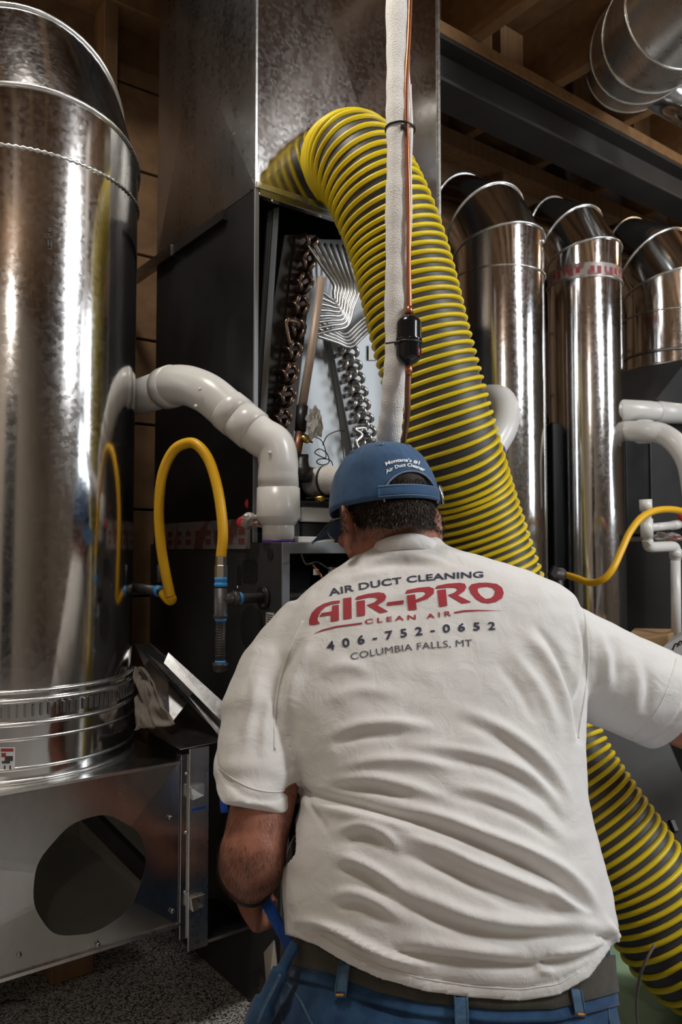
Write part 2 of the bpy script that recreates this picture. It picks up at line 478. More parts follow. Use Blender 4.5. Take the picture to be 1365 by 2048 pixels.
# adjustable collar rings at the foot of the big pipe
for k, (z, dr_) in enumerate(((0.503, .007), (0.525, .004), (0.575, .003), (0.600, .004), (0.640, .004), (0.655, .002))):
    mk('foot_ring', ringbead(hring(c1, z, 0.229 + dr_ * .5), 0.0035 + dr_ * .25), 'galv_bright', p1)
mk('foot_collar', shell(hring(c1, 0.497, 0.2335), hring(c1, 0.60, 0.2335)), 'galv_pipe', p1)
cv, cf = [], []
for k in range(110):
    a0 = 2 * math.pi * k / 110
    d = Vector((math.cos(a0), math.sin(a0), 0)); s = Vector((-d.y, d.x, 0))
    q = c1 + d * 0.2310
    vf = hexa([q - s * .0018 + Z * .612, q + s * .0018 + Z * .612, q + s * .0018 + d * .003 + Z * .612, q - s * .0018 + d * .003 + Z * .612,
               q - s * .0018 + Z * .632, q + s * .0018 + Z * .632, q + s * .0018 + d * .003 + Z * .632, q - s * .0018 + d * .003 + Z * .632])
    cv, cf = merge((cv, cf), vf)
mk('crimp_band', (cv, cf), 'galv_dark', p1, smooth=False, kind='stuff')
def on_pipe(px, py, c, r):
    """where the sight line meets an upright pipe"""
    d = ray(px, py); ox, oy = -c[0], -c[1]
    A = d.x ** 2 + d.y ** 2; B = 2 * (ox * d.x + oy * d.y); C = ox * ox + oy * oy - r * r
    t = (-B - math.sqrt(max(0, B * B - 4 * A * C))) / (2 * A)
    return Vector((d.x * t, d.y * t, CAMZ + d.z * t))
def pipe_patch(nm, x0, y0, x1, y1, m, r=.2305):
    xs = [x0 + (x1 - x0) * k / 3 for k in range(4)]
    vs = [on_pipe(x, y, c1, r) for x in xs for y in (y0, y1)]
    return mk(nm, (vs, [(2 * k, 2 * k + 1, 2 * k + 3, 2 * k + 2) for k in range(3)]), m, p1, smooth=True)
# small ink stamp high on the pipe and a printed sticker at its foot
for x0, y0, x1, y1 in ((96, 456, 103, 458), (97, 460, 102, 463), (96, 468, 100, 470), (98, 473, 103, 475), (95, 480, 98, 492), (101, 482, 104, 494), (97, 487, 102, 489), (96, 497, 104, 499)):
    pipe_patch('ink_stamp', x0, y0, x1, y1, 'iron_pipe')
st_ = pipe_patch('sticker', 0, 1494, 30, 1540, 'label_white', .2345)
for x0, y0, x1, y1, m in ((2, 1497, 27, 1503, 'red_print'), (3, 1506, 12, 1514, 'red_print'), (10, 1512, 26, 1522, 'iron_pipe'), (4, 1522, 20, 1527, 'iron_pipe'), (8, 1531, 11, 1539, 'iron_pipe'), (19, 1531, 22, 1539, 'iron_pipe')):
    pipe_patch('sticker_mark', x0, y0, x1, y1, m, .2350)
p2 = round_pipe('return_pipe', 'galvanised pipe with grey elbow, right behind the yellow hose', 1.009, 0.231, 0.138, 0.35, 1.775, 0.20, 4, 0.24, seam=1.735)
p3 = round_pipe('return_pipe', 'slimmer galvanised pipe with red printed tape around its top', 1.441, 0.229, 0.122, 0.40, 1.85, 0.18, 4, 0.26, seam=1.80)
c3 = W(1.441, 0.229, 0)
seg = 80
tp = [[c3 + Vector((0.1232 * math.cos(2 * math.pi * k / seg), 0.1232 * math.sin(2 * math.pi * k / seg), z)) for k in range(seg)] for z in (1.795, 1.845)]
mk('tape_band', shell(tp[0], tp[1]), 'tape_foil', p3)
# red print blocks on the tape
for k in range(34):
    if k % 7 in (3,): continue
    a0 = 2 * math.pi * k / 34
    w = 0.055 if k % 3 else 0.03
    rr = 0.1238
    qs = [c3 + Vector((rr * math.cos(a0 + s * w), rr * math.sin(a0 + s * w), z)) for z in (1.806 + 0.006 * (k % 2), 1.832) for s in (-1, 1)]
    mk('printed_mark', (qs, [(0, 1, 3, 2)]), 'red_print', p3, smooth=False)
# rivet dimple on pipe 2
screw(W(1.009, 0.231, 1.83) + (-V * .93 + U * .36) * 0.138, -V * .93 + U * .36, p2, 0.009, 'galv_bright', 'rivet')
# short pipe over the far furnace
p4 = round_pipe('supply_collar', 'short wide galvanised collar on top of the far black furnace', 1.97, 0.23, 0.165, 1.575, 1.835, 0.22, 4, 0.22, seam=1.78)
c4 = W(1.97, 0.23, 0)
mk('foot_ring', ringbead(hring(c4, 1.63, 0.166), 0.006), 'galv_dark', p4)
mk('foot_ring', ringbead(hring(c4, 1.58, 0.168), 0.006), 'galv_bright', p4)

# elbow hanging under the joists at upper right
hd = thing('hanging_elbow', 'shiny round duct elbow hanging from the joists in the upper right corner', 'duct pipe', P(1330, 170, 2.35))
pts = [P(1272, 118, 2.62), P(1290, 92, 2.42), P(1322, 60, 2.22), P(1372, 8, 2.02), P(1460, -90, 1.86)]
rings = miter_rings(pts, 0.165, 56)
for i in range(len(rings) - 1):
    mk('elbow_gore', shell(rings[i], rings[i + 1]), 'galv_bright', hd)
    mk('rim', ringbead(rings[i], 0.0045, 6), 'galv_bright', hd)
c5 = sum(rings[0], Vector()) / len(rings[0])
br = thing('branch_pipe', 'thin galvanised branch pipe below the hanging elbow, upper right', 'duct pipe', P(1330, 190, 2.6))
mk('pipe_body', tube([P(1255, 150, 2.75), P(1330, 190, 2.62), P(1480, 262, 2.4)], 0.062, 28), 'galv_pipe', br)
mk('rim', ringbead(miter_rings([P(1290, 168, 2.69), P(1300, 173, 2.67)], 0.064, 28)[0], 0.004), 'galv_bright', br)

# ================================================================== LOW DUCT BOX (LEFT)
A_, B_ = ab(PB(360, 1522, 0)), ab(PB(360, 1850, 0))
zt, zb, ar = A_[2], B_[2], A_[0]
al = -0.86
db = thing('return_box', 'low galvanised duct box with a round cut-out under the big pipe', 'duct box', W(-0.5, 0.2, zb))
hl = ab(PB(180, 1748, 0))
hc = Vector((hl[0], hl[2])); HR = 0.1
n = 64
outer, inner = [], []
for k in range(n):
    th = 2 * math.pi * k / n
    dx, dz = math.cos(th), math.sin(th)
    ts = []
    if dx > 1e-6: ts.append((ar - hc.x) / dx)
    if dx < -1e-6: ts.append((al - hc.x) / dx)
    if dz > 1e-6: ts.append((zt - hc.y) / dz)
    if dz < -1e-6: ts.append((zb - hc.y) / dz)
    t = min(ts)
    outer.append((hc.x + dx * t, 0.0, hc.y + dz * t))
    rr = HR * (1 + 0.012 * math.sin(5 * th) + 0.01 * math.cos(9 * th + 1))
    inner.append((hc.x + dx * rr, -0.016 * (1 - rr / t), hc.y + dz * rr))
# exact corners: move the nearest ray to each corner
for (ca, cz) in ((ar, zt), (ar, zb), (al, zt), (al, zb)):
    k = min(range(n), key=lambda q: (outer[q][0] - ca) ** 2 + (outer[q][2] - cz) ** 2)
    outer[k] = (ca, 0.0, cz)
vs = [W(*q) for q in outer] + [W(*q) for q in inner] + [W(q[0], q[1] + 0.0015, q[2]) for q in inner]
fs = [(k, (k + 1) % n, n + (k + 1) % n, n + k) for k in range(n)] + [(n + k, n + (k + 1) % n, 2 * n + (k + 1) % n, 2 * n + k) for k in range(n)]
mk('front_panel', (vs, fs), 'galv_sheet', db, smooth=False)
dep = 0.56
cx0, cz0 = (al + ar) / 2, (zt + zb) / 2
mk('top_panel', ([W(al, 0, zt), W(ar, 0, zt), W(ar, dep, zt), W(al, dep, zt)], [(0, 1, 2, 3)]), 'galv_sheet', db, smooth=False)
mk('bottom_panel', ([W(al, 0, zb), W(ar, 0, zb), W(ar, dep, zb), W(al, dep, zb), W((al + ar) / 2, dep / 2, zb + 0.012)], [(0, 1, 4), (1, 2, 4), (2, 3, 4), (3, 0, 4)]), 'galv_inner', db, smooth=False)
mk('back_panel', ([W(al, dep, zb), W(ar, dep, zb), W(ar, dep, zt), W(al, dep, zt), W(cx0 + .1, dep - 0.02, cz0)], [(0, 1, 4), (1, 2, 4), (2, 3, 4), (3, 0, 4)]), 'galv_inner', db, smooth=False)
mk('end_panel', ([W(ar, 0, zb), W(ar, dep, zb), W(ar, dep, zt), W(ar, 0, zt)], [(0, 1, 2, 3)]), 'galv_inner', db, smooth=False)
mk('edge_fold', bar(W(al, -0.002, zt - .002), W(ar, -0.002, zt - .002), 0.006, 0.005), 'galv_bright', db, smooth=False)
mk('edge_fold', bar(W(al, -0.002, zb + .002), W(ar, -0.002, zb + .002), 0.006, 0.006), 'galv_bright', db, smooth=False)
mk('inner_brace', bar(W(-0.36, 0.30, zt - 0.01), W(-0.17, 0.12, zb + 0.06), 0.02, 0.03), 'black_steel', db, smooth=False)
for px, py in ((40, 1705), (340, 1635), (345, 1822), (38, 1910), (196, 1890)):
    q = PB(px, py, -0.004); screw(q, -V, db, 0.0045, 'galv_dark')
# corner seam and flange plate beside the box
g0, g1 = ab(PB(363, 1500, -0.002)), ab(PB(379, 1885, -0.002))
mk('corner_seam', boxv(ar + 0.001, g1[0], -0.004, 0.02, g1[2] + .01, zt + 0.012, 0.001), 'galv_sheet', db, smooth=False)
for k in range(3):
    q = W((ar + g1[0]) / 2, -0.004, zb + 0.06 + k * .11); screw(q, -V, db, 0.003, 'galv_bright')
f0, f1 = ab(PB(379, 1497, -0.008)), ab(PB(415, 1890, -0.008))
fp = thing('flange_plate', 'bright narrow sheet metal flange with drive clips beside the duct box', 'flange', W(f0[0], -0.008, f1[2]))
mk('plate', boxv(f0[0], f1[0], -0.010, -0.004, f1[2], f0[2], 0.0008), 'galv_bright', fp, smooth=False)
for py in (1583, 1803):
    q = ab(PB(394, py, -0.012))
    mk('clip', bevel(hexa([W(q[0] - .014, -.011, q[2] - .012), W(q[0] + .012, -.011, q[2] - .009), W(q[0] + .012, -.02, q[2] - .009), W(q[0] - .014, -.024, q[2] - .012),
                     W(q[0] - .016, -.011, q[2] + .012), W(q[0] + .015, -.011, q[2] + .012), W(q[0] + .015, -.016, q[2] + .012), W(q[0] - .016, -.018, q[2] + .012)]), 0.001), 'galv_bright', fp, smooth=False)
q = ab(PB(397, 1618, -0.0103))
mk('marker_line', boxv(q[0] - .014, q[0] + .015, -0.0106, -0.010, q[2] - .002, q[2] + .003), 'blue_plastic', fp, smooth=False)
q = ab(PB(392, 1580, -0.0103))
mk('marker_line', boxv(q[0] - .004, q[0] + .008, -0.0106, -0.010, q[2] - .006, q[2] + .007), 'blue_plastic', fp, smooth=False)
# stand of the box
sd = thing('box_stand', 'dark wooden blocks carrying the low duct box off the floor', 'stand', W(-0.5, 0.3, 0))
for a in (-0.80, -0.30):
    mk('block', boxv(a, a + 0.09, 0.30, 0.50, 0.0, zb - 0.002, 0.003), 'wood_stud', sd, smooth=False)

# transition boot leaning between box and furnace: open tapered sheet-metal mouth
bt = thing('duct_boot', 'open galvanised duct boot with bent flanges leaning between box and furnace', 'duct boot', P(380, 1470, 1.58))
Q = lambda px, py, Y: P(px, py, Y)
mk('back_sheet', slab([Q(272, 1290, 1.62), Q(300, 1285, 1.66), Q(470, 1430, 1.60), Q(455, 1485, 1.53)], 0.0015), 'galv_dark', bt, smooth=False)
mk('side_sheet', slab([Q(268, 1285, 1.70), Q(335, 1312, 1.66), Q(385, 1392, 1.60), Q(340, 1450, 1.56)], 0.0015), 'galv_dark', bt, smooth=False)
mk('flange', slab([Q(328, 1326, 1.585), Q(337, 1305, 1.60), Q(462, 1418, 1.545), Q(441, 1440, 1.53)], 0.0015), 'galv_dark', bt, smooth=False)
mk('flange', slab([Q(378, 1394, 1.565), Q(388, 1384, 1.575), Q(458, 1474, 1.53), Q(450, 1487, 1.52)], 0.0015), 'galv_dark', bt, smooth=False)
mk('floor_sheet', slab([Q(285, 1455, 1.62), Q(360, 1500, 1.50), Q(450, 1482, 1.52), Q(380, 1420, 1.68)], 0.0015), 'galv_sheet', bt, smooth=False)
# crumpled cloth tucked behind the pipe
def rumpled(p0, p1, p2, p3, nu, nv, amp, seed, m, nm):
    """a wrinkled sheet between four corners"""
    vs, fs = [], []
    nrm = (p1 - p0).cross(p3 - p0).normalized()
    for i in range(nu + 1):
        for j in range(nv + 1):
            u, v = i / nu, j / nv
            q = p0.lerp(p1, u).lerp(p3.lerp(p2, u), v)
            h = amp * (noise.noise(Vector((u * 3, v * 4, seed))) + .5 * noise.noise(Vector((u * 8, v * 6, seed + 9))))
            vs.append(q + nrm * h)
    for i in range(nu):
        for j in range(nv):
            a = i * (nv + 1) + j
            fs.append((a, a + 1, a + nv + 2, a + nv + 1))
    o = mk(nm, (vs, fs), m)
    sd_ = o.modifiers.new('thickness', 'SOLIDIFY'); sd_.thickness = .003
    return o
rag = rumpled(Q(272, 1335, 1.60), Q(290, 1338, 1.585), Q(348, 1448, 1.50), Q(268, 1460, 1.52), 24, 30, .02, 2.0, 'rag', 'cloth_rag')
tag(rag, 'crumpled beige rag tucked behind the foot of the big pipe', 'rag')
# ================================================================== FIRST FURNACE: cabinet, coil case, plenum
FW, FB0, FB1, FT = 0.53, -0.11, 0.52, 0.915
fu = thing('furnace', 'dark grey furnace cabinet with its front door off, beside the crouching man', 'furnace', W(FW / 2, 0.2, 0))
lp = mk('side_panel', boxv(0.0, 0.012, FB0, FB1, 0.0, FT, 0.002), 'furnace_grey', fu, smooth=False)
mk('side_panel', boxv(FW - 0.012, FW, FB0, FB1, 0.0, FT, 0.002), 'furnace_grey', fu, smooth=False)
mk('back_panel', boxv(0.012, FW - 0.012, FB1 - 0.012, FB1, 0.0, FT), 'furnace_grey', fu, smooth=False)
mk('top_panel', boxv(0.012, FW - 0.012, FB0 + .004, FB1 - .012, FT - 0.008, FT - .001), 'furnace_grey', fu, smooth=False)
mk('base_panel', boxv(0.012, FW - 0.012, FB0 + .004, FB1 - .012, 0.0, 0.01), 'furnace_grey', fu, smooth=False)
mk('shelf_panel', boxv(0.012, FW - 0.012, FB0 + .03, FB1 - .012, 0.40, 0.41), 'furnace_grey', fu, smooth=False)
mk('inner_panel', boxv(0.012, FW - 0.012, 0.16, 0.17, 0.41, FT - .01), 'interior_black', fu, smooth=False)
mk('front_flange', boxv(-0.001, 0.016, FB0 - .002, FB0 + .002, 0.0, FT, 0.0008), 'furnace_edge', fu, smooth=False)
mk('front_flange', boxv(FW - .016, FW + .001, FB0 - .002, FB0 + .002, 0.0, FT, 0.0008), 'furnace_edge', fu, smooth=False)
mk('front_flange', boxv(0.016, FW - .016, FB0 - .002, FB0 + .012, FT - .022, FT, 0.0008), 'furnace_edge', fu, smooth=False)
# knock-outs of the left side
def knock(px, py, rw, rh, sq=False, nm='knockout', m='interior_black'):
    c = PA(px, py, -0.0015)
    pts = []
    nn = 28
    for k in range(nn):
        th = 2 * math.pi * k / nn
        ex = 0.35 if sq else 1.0
        cx_ = math.copysign(abs(math.cos(th)) ** ex, math.cos(th)); cy_ = math.copysign(abs(math.sin(th)) ** ex, math.sin(th))
        pts.append(c + V * (rw * cx_) + Z * (rh * cy_))
    vs = pts + [p + U * 0.003 for p in pts]
    return mk(nm, (vs, [tuple(reversed(range(nn)))] + [(k, (k + 1) % nn, nn + (k + 1) % nn, nn + k) for k in range(nn)]), m, lp, smooth=False)
knock(499, 1142, 0.030, 0.023, True)
knock(540, 1108, 0.011, 0.012)
knock(503, 1258, 0.045, 0.048)
knock(478, 1150, 0.008, 0.02, True)
c = PA(540, 1237, -0.001)
mk('warning_label', slab([c - V * -.014 - Z * .012, c - V * .016 - Z * .012, c - V * .016 + Z * .012, c - V * -.014 + Z * .012], 0.0006, -U), 'label_white', lp, smooth=False)
for k in range(4):
    cc = c - U * .0009 + Z * (.007 - .0045 * k)
    mk('label_line', slab([cc + V * .011 - Z * .0008, cc - V * .012 - Z * .0008, cc - V * .012 + Z * .0008, cc + V * .011 + Z * .0008], 0.0003, -U), 'furnace_grey', lp, smooth=False)
for px, py in ((475, 1350), (476, 1175), (470, 1420)):
    screw(PA(px, py, -0.001), -U, lp, 0.004, 'galv_bright')
# burner box, control board, wires inside
bb = mk('burner_box', boxv(0.05, 0.40, 0.0, 0.14, 0.70, 0.80, 0.004), 'black_steel', fu, smooth=False)
for k in range(4):
    mk('burner_tube', stub(W(0.10 + k * .08, -0.03, 0.75), W(0.10 + k * .08, 0.0, 0.75), 0.02, 16), 'galv_dark', bb)
gvv = mk('gas_valve', boxv(0.15, 0.24, -0.06, 0.02, 0.81, 0.87, 0.006), 'galv_dark', fu, smooth=False)
mk('valve_knob', stub(W(.19, -.075, .845), W(.19, -.06, .845), .014), 'black_rubber', gvv)
mk('supply_tube', stub(W(-.005, -.045, PA(530, 1195, 0).z), W(.2, -.045, PA(530, 1195, 0).z), .013), 'iron_pipe', fu)
pa = thing('control_shelf', 'inducer bracket with pale terminal box on top of the opened furnace', 'bracket', W(0.1, -0.02, FT))
mk('upright', boxv(0.055, 0.075, -0.06, 0.0, FT, 1.01, 0.002), 'black_steel', pa, smooth=False)
mk('box', boxv(0.072, 0.19, -0.07, -0.02, 0.958, 0.988, 0.002), 'label_white', pa, smooth=False)
mk('box_lid', boxv(0.070, 0.192, -0.072, -0.018, 0.988, 1.000, 0.002), 'black_steel', pa, smooth=False)
mk('terminal', stub(W(.12, -.075, 1.006), W(.12, -.02, 1.006), .006), 'brass', pa)
mk('terminal', stub(W(.155, -.075, 1.005), W(.155, -.02, 1.005), .005), 'nickel', pa)
mk('body', boxv(0.078, 0.19, -0.06, -0.0, FT, 0.957, 0.003), 'interior_black', pa, smooth=False)
mk('base_strip', boxv(0.05, 0.14, -.09, -.06, FT, FT + .012, .001), 'label_white', pa, smooth=False)
wr = [P(626, 1130, 1.50), P(634, 1140, 1.47), P(644, 1155, 1.47), P(650, 1180, 1.48)]
mk('orange_wire', tube(catmull(wr, 8), 0.0022, 8), 'copper', fu)
mk('wire_tag', slab([P(627, 1150, 1.475), P(638, 1150, 1.475), P(638, 1138, 1.475), P(627, 1138, 1.475)], 0.002), 'label_white', fu, smooth=False)
mk('wire', tube(catmull([P(600, 1100, 1.55), P(612, 1128, 1.50), P(635, 1125, 1.5), P(660, 1140, 1.52)], 8), 0.002, 6), 'black_rubber', fu)

# evaporator coil case
CZ0, CZ1, CB1 = FT, PB(507, 375, 0).z, 0.50
cs = thing('coil_case', 'tall black coil cabinet with open front standing on the furnace', 'cabinet', W(FW / 2, 0.25, CZ0))
cl = mk('side_panel', boxv(0.0, 0.006, 0.0, CB1, CZ0, CZ1, 0.001), 'black_steel', cs, smooth=False)
mk('side_panel', boxv(FW - 0.006, FW, 0.0, CB1, CZ0, CZ1, 0.001), 'black_steel', cs, smooth=False)
mk('back_panel', boxv(0.006, FW - .006, CB1 - .006, CB1, CZ0, CZ1), 'interior_black', cs, smooth=False)
mk('lining', boxv(0.0065, 0.012, 0.03, CB1 - .01, CZ0, CZ1 - .005), 'interior_black', cs, smooth=False)
mk('front_edge', boxv(-0.002, 0.008, -0.003, 0.002, CZ0, CZ1, 0.0008), 'furnace_edge', cs, smooth=False)
mk('front_edge', boxv(FW - .02, FW + .002, -0.003, 0.002, CZ0, CZ1, 0.0008), 'furnace_edge', cs, smooth=False)
mk('front_edge', boxv(0.008, FW - .02, -0.004, 0.012, CZ1 - .014, CZ1, 0.0008), 'galv_dark', cs, smooth=False)
mk('sill', boxv(0.008, FW - .02, -0.003, 0.10, CZ0, CZ0 + .02, 0.001), 'black_steel', cs, smooth=False)
q0, q1 = PA(350, 505, -0.006), PA(432, 535, -0.006)
mk('drive_cleat', bar(W(-.006, 0.52, q0.z + .005), W(-.006, 0.12, q0.z + .005), 0.012, 0.022, Z), 'black_steel', cl, smooth=False)
mk('cleat_end', bar(W(-.008, 0.70, q0.z + .005), W(-.008, 0.38, q0.z + .005), 0.016, 0.028, Z), 'galv_dark', cl, smooth=False)
# printed foil tape over the joint of case and furnace (left side)
tz0, tz1 = PA(400, 1098, -0.004).z, PA(400, 1043, -0.004).z
mk('joint_tape', boxv(-0.003, -0.001, 0.01, 0.48, tz0, tz1), 'tape_foil', cl, smooth=False)
for k in range(9):
    b0 = 0.03 + k * 0.05
    for j in range(2):
        mk('printed_mark', boxv(-0.0036, -0.003, b0, b0 + 0.026, tz0 + .010 + j * .02, tz0 + .022 + j * .02), 'red_faded', cl, smooth=False)

# ---- A-shaped coil inside the case
co = thing('evaporator_coil', 'A-shaped evaporator coil with copper bends inside the open black cabinet', 'coil', W(0.25, 0.2, CZ0 + .02))
CB = 0.075
def cpt(px, py, b=CB): return PB(px, py, b)
# pale triangular end plate behind the tubes
mk('end_plate', slab([cpt(598, 478, .10), cpt(735, 480, .10), cpt(850, 960, .10), cpt(520, 960, .10)], 0.002, V), 'coil_plate', co, smooth=False)
mk('plate_flange', slab([cpt(708, 478, .098), cpt(716, 476, .098), cpt(840, 930, .098), cpt(828, 930, .098)], 0.004, V), 'galv_bright', co, smooth=False)
# left slab: fins, channel rails
mk('fin_block', slab([cpt(570, 470, .085), cpt(612, 470, .085), cpt(556, 905, .085), cpt(498, 905, .085)], 0.30, V), 'coil_fins', co, smooth=False)
mk('channel_rail', slab([cpt(548, 418, .055), cpt(559, 414, .055), cpt(533, 830, .055), cpt(520, 830, .055)], 0.006, V), 'furnace_edge', co, smooth=False)
mk('channel_rail', slab([cpt(537, 424, .07), cpt(545, 420, .07), cpt(519, 830, .07), cpt(511, 830, .07)], 0.006, V), 'furnace_edge', co, smooth=False)
mk('tube_sheet', slab([cpt(592, 470, .08), cpt(632, 470, .08), cpt(584, 905, .08), cpt(540, 905, .08)], 0.003, V), 'tube_sheet_dark', co, smooth=False)
mk('tube_sheet', slab([cpt(655, 640, .08), cpt(702, 640, .08), cpt(762, 930, .08), cpt(712, 930, .08)], 0.003, V), 'coil_plate', co, smooth=False)
# return bends: one mesh per row, copied along each slab
def ubend_mesh(m):
    pts = [Vector((-.011, 0, 0)), Vector((-.011, -.012, 0))]
    pts += [Vector((-.011 * math.cos(t), -.012 - .014 * math.sin(t), 0)) for t in [math.pi * k / 10 for k in range(1, 10)]]
    pts += [Vector((.011, -.012, 0)), Vector((.011, 0, 0))]
    vs, fs = tube(pts, 0.0056, 10)
    me = bpy.data.meshes.new('return_bend'); me.from_pydata([tuple(v) for v in vs], [], fs); me.update()
    me.polygons.foreach_set('use_smooth', [True] * len(me.polygons)); me.materials.append(MATS[m])
    return me
UB = {'coil_copper': ubend_mesh('coil_copper'), 'coil_alu': ubend_mesh('coil_alu')}
def place_bend(px, py, ang, m):
    p = cpt(px, py, .08)
    o = bpy.data.objects.new('return_bend', UB[m]); COL.objects.link(o)
    o.parent = co
    X = (U * math.cos(ang) + Z * math.sin(ang)).normalized(); Y_ = V; Z_ = X.cross(Y_)
    M = Matrix((X, Y_, Z_)).transposed().to_4x4(); M.translation = p - ORG[co.name]
    o.matrix_local = M
for i in range(17):
    t = i / 16
    y = 490 + t * 360
    xc = 613 - t * 58
    for j in (-1, 1):
        place_bend(xc + j * 9 + random.uniform(-1.5, 1.5), y + j * 3 + (4 if i % 2 else -3), math.radians(62 if (i + (j > 0)) % 2 else 118), 'coil_copper')
for i in range(9):
    t = i / 8
    y = 700 + t * 210
    xc = 688 + t * 46
    for j in (-1, 0, 1):
        place_bend(xc + j * 13, y + (5 if j else -5), math.radians([60, 90, 120][j + 1] + (i % 2) * 15), 'coil_alu')
for pts in ([(575, 640), (572, 650), (580, 690)], [(575, 640), (592, 644), (600, 652)], [(708, 858), (724, 870), (712, 885), (722, 905)], [(708, 858), (728, 856), (732, 862)]):
    mk('jumper_tube', tube(catmull([cpt(x, y, .052) for x, y in pts], 6), 0.0052, 10), 'coil_alu' if pts[0][0] > 650 else 'coil_copper', co)
# distributor tubes: fan from the top rows to the vertical header
for k in range(8):
    f = k / 7
    top = cpt(612 + f * 88, 484 + 8 * f, .06)
    mid = cpt(668 + f * 50, 568 + f * 12, .03 - .002 * k)
    mid2 = cpt(668 + f * 26, 600 + f * 52, .03 - .002 * k)
    end = cpt(640 - f * 14, 582 + f * 88, .02)
    mk('distributor_tube', tube(catmull([top, top.lerp(mid, .55), mid, mid.lerp(mid2, .5), mid2, mid2.lerp(end, .5), end], 5), 0.0042, 10), 'coil_alu', co)
for k in range(5):
    f = k / 4
    a0 = cpt(690 + 12 * f, 668 + 26 * f, .035); a1 = cpt(782, 590 + 34 * f, .05); a2 = cpt(632 - 4 * f, 640 + 30 * f, .02)
    mk('distributor_tube', tube(catmull([a2, a2.lerp(a0, .6), a0, a0.lerp(a1, .3), a1], 5), 0.0042, 10), 'coil_alu', co)
hp = [cpt(643, 556, .0), cpt(625, 690, -.005), cpt(605, 812, -.012)]
mk('header_pipe', tube(hp, 0.0095, 16), 'header_tan', co)
mk('header_grip', tube([cpt(605, 812, -.012), cpt(601, 862, -.015)], 0.0125, 14), 'black_rubber', co)
mk('header_tail', tube([cpt(601, 862, -.015), cpt(590, 925, -.02)], 0.0105, 14), 'copper_dull', co)
mk('data_label', slab([cpt(738, 690, .094), cpt(757, 690, .094), cpt(757, 720, .094), cpt(738, 720, .094)], 0.0008, V), 'label_white', co, smooth=False)
mk('sensing_wire', tube(catmull([cpt(655, 690, .03), cpt(668, 760, .03), cpt(682, 860, .04), cpt(690, 930, .04)], 6), 0.0012, 6), 'black_rubber', co)
# valve with its coiled capillary and a crumpled bag
tv = thing('expansion_valve', 'black expansion valve with coiled thin capillary at the foot of the coil', 'valve', cpt(600, 945, -.03))
mk('body', lathe(cpt(604, 965, -.035), Z, [(0, .016), (.004, .022), (.03, .024), (.034, .016), (.05, .013), (.055, .008)], 20), 'black_rubber', tv)
mk('bracket', slab([cpt(588, 926, -.04), cpt(618, 926, -.04), cpt(618, 908, -.04), cpt(588, 908, -.04)], .01, V, .001), 'black_steel', tv, smooth=False)
cap = [cpt(602, 866, -.03), cpt(618, 872, -.03), cpt(640, 878, -.03), cpt(650, 895, -.03), cpt(652, 915, -.03), cpt(640, 912, -.035), cpt(630, 905, -.03), cpt(640, 898, -.03),
       cpt(655, 908, -.03), cpt(658, 925, -.03), cpt(645, 930, -.035), cpt(634, 925, -.03), cpt(640, 918, -.03), cpt(660, 920, -.03), cpt(666, 935, -.03), cpt(655, 948, -.03)]
mk('capillary', tube(catmull(cap, 8), 0.0012, 6), 'black_rubber', tv)
mk('capillary', tube(catmull([cpt(646, 890, -.03), cpt(655, 872, -.02), cpt(675, 862, -.01), cpt(690, 862, 0)], 8), 0.0012, 6), 'black_rubber', tv)
mk('service_port', lathe(cpt(603, 874, -.03), (U * .95 - Z * .3), [(0, .004), (.01, .008), (.018, .008), (.022, .003), (.03, .002)], 12), 'brass', tv)
def crumple(c, r, seed, m, nm, parent=None, sx=1, sz=1):
    bm = bmesh.new(); bmesh.ops.create_icosphere(bm, subdivisions=3, radius=1)
    for v in bm.verts:
        k = 1 + 0.7 * (noise.noise(v.co * 1.7 + Vector((seed, 0, 0)))) + 0.5 * noise.noise(v.co * 4.1 + Vector((0, seed, 0)))
        v.co = Vector((v.co.x * r * sx * k, v.co.y * r * .55 * k, v.co.z * r * sz * k)) + Vector(c)
    bm.verts.index_update()
    out = [v.co.copy() for v in bm.verts], [tuple(v.index for v in f.verts) for f in bm.faces]
    bm.free()
    return mk(nm, out, m, parent, smooth=False)
tag(crumple(cpt(628, 846, -.045), .021, 3, 'plastic_film', 'plastic_bag', None, .8, 1.35), 'small crumpled clear plastic bag hanging on the coil header', 'bag')

# plenum
PZ1 = 2.499
pl = thing('supply_plenum', 'tall galvanised supply plenum with cross-broken face above the coil cabinet', 'plenum', W(FW / 2, .25, CZ1))
pc = PB(713, 213, -0.006)
x0, x1, zz0, zz1 = 0.0, FW, CZ1 + .001, PZ1
fc = ab(pc)
mk('front_panel', ([W(x0, 0, zz0), W(x1, 0, zz0), W(x1, 0, zz1), W(x0, 0, zz1), W(fc[0], -0.014, fc[2])], [(0, 1, 4), (1, 2, 4), (2, 3, 4), (3, 0, 4)]), 'galv_plenum', pl, smooth=False)
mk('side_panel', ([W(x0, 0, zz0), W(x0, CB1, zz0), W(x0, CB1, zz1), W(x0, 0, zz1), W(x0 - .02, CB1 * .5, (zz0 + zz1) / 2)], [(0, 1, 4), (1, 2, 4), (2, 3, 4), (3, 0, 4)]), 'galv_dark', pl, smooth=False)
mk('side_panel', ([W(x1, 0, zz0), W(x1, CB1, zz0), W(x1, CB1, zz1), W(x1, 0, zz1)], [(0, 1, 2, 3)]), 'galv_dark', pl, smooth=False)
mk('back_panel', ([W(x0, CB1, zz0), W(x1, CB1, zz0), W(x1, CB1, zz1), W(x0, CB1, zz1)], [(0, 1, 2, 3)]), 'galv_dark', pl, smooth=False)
mk('corner_fold', bar(W(x0, -.001, zz0), W(x0, -.001, zz1), .005, .005, V), 'galv_bright', pl, smooth=False)
mk('corner_fold', bar(W(x1, -.001, zz0), W(x1, -.001, zz1), .008, .005, V), 'galv_bright', pl, smooth=False)
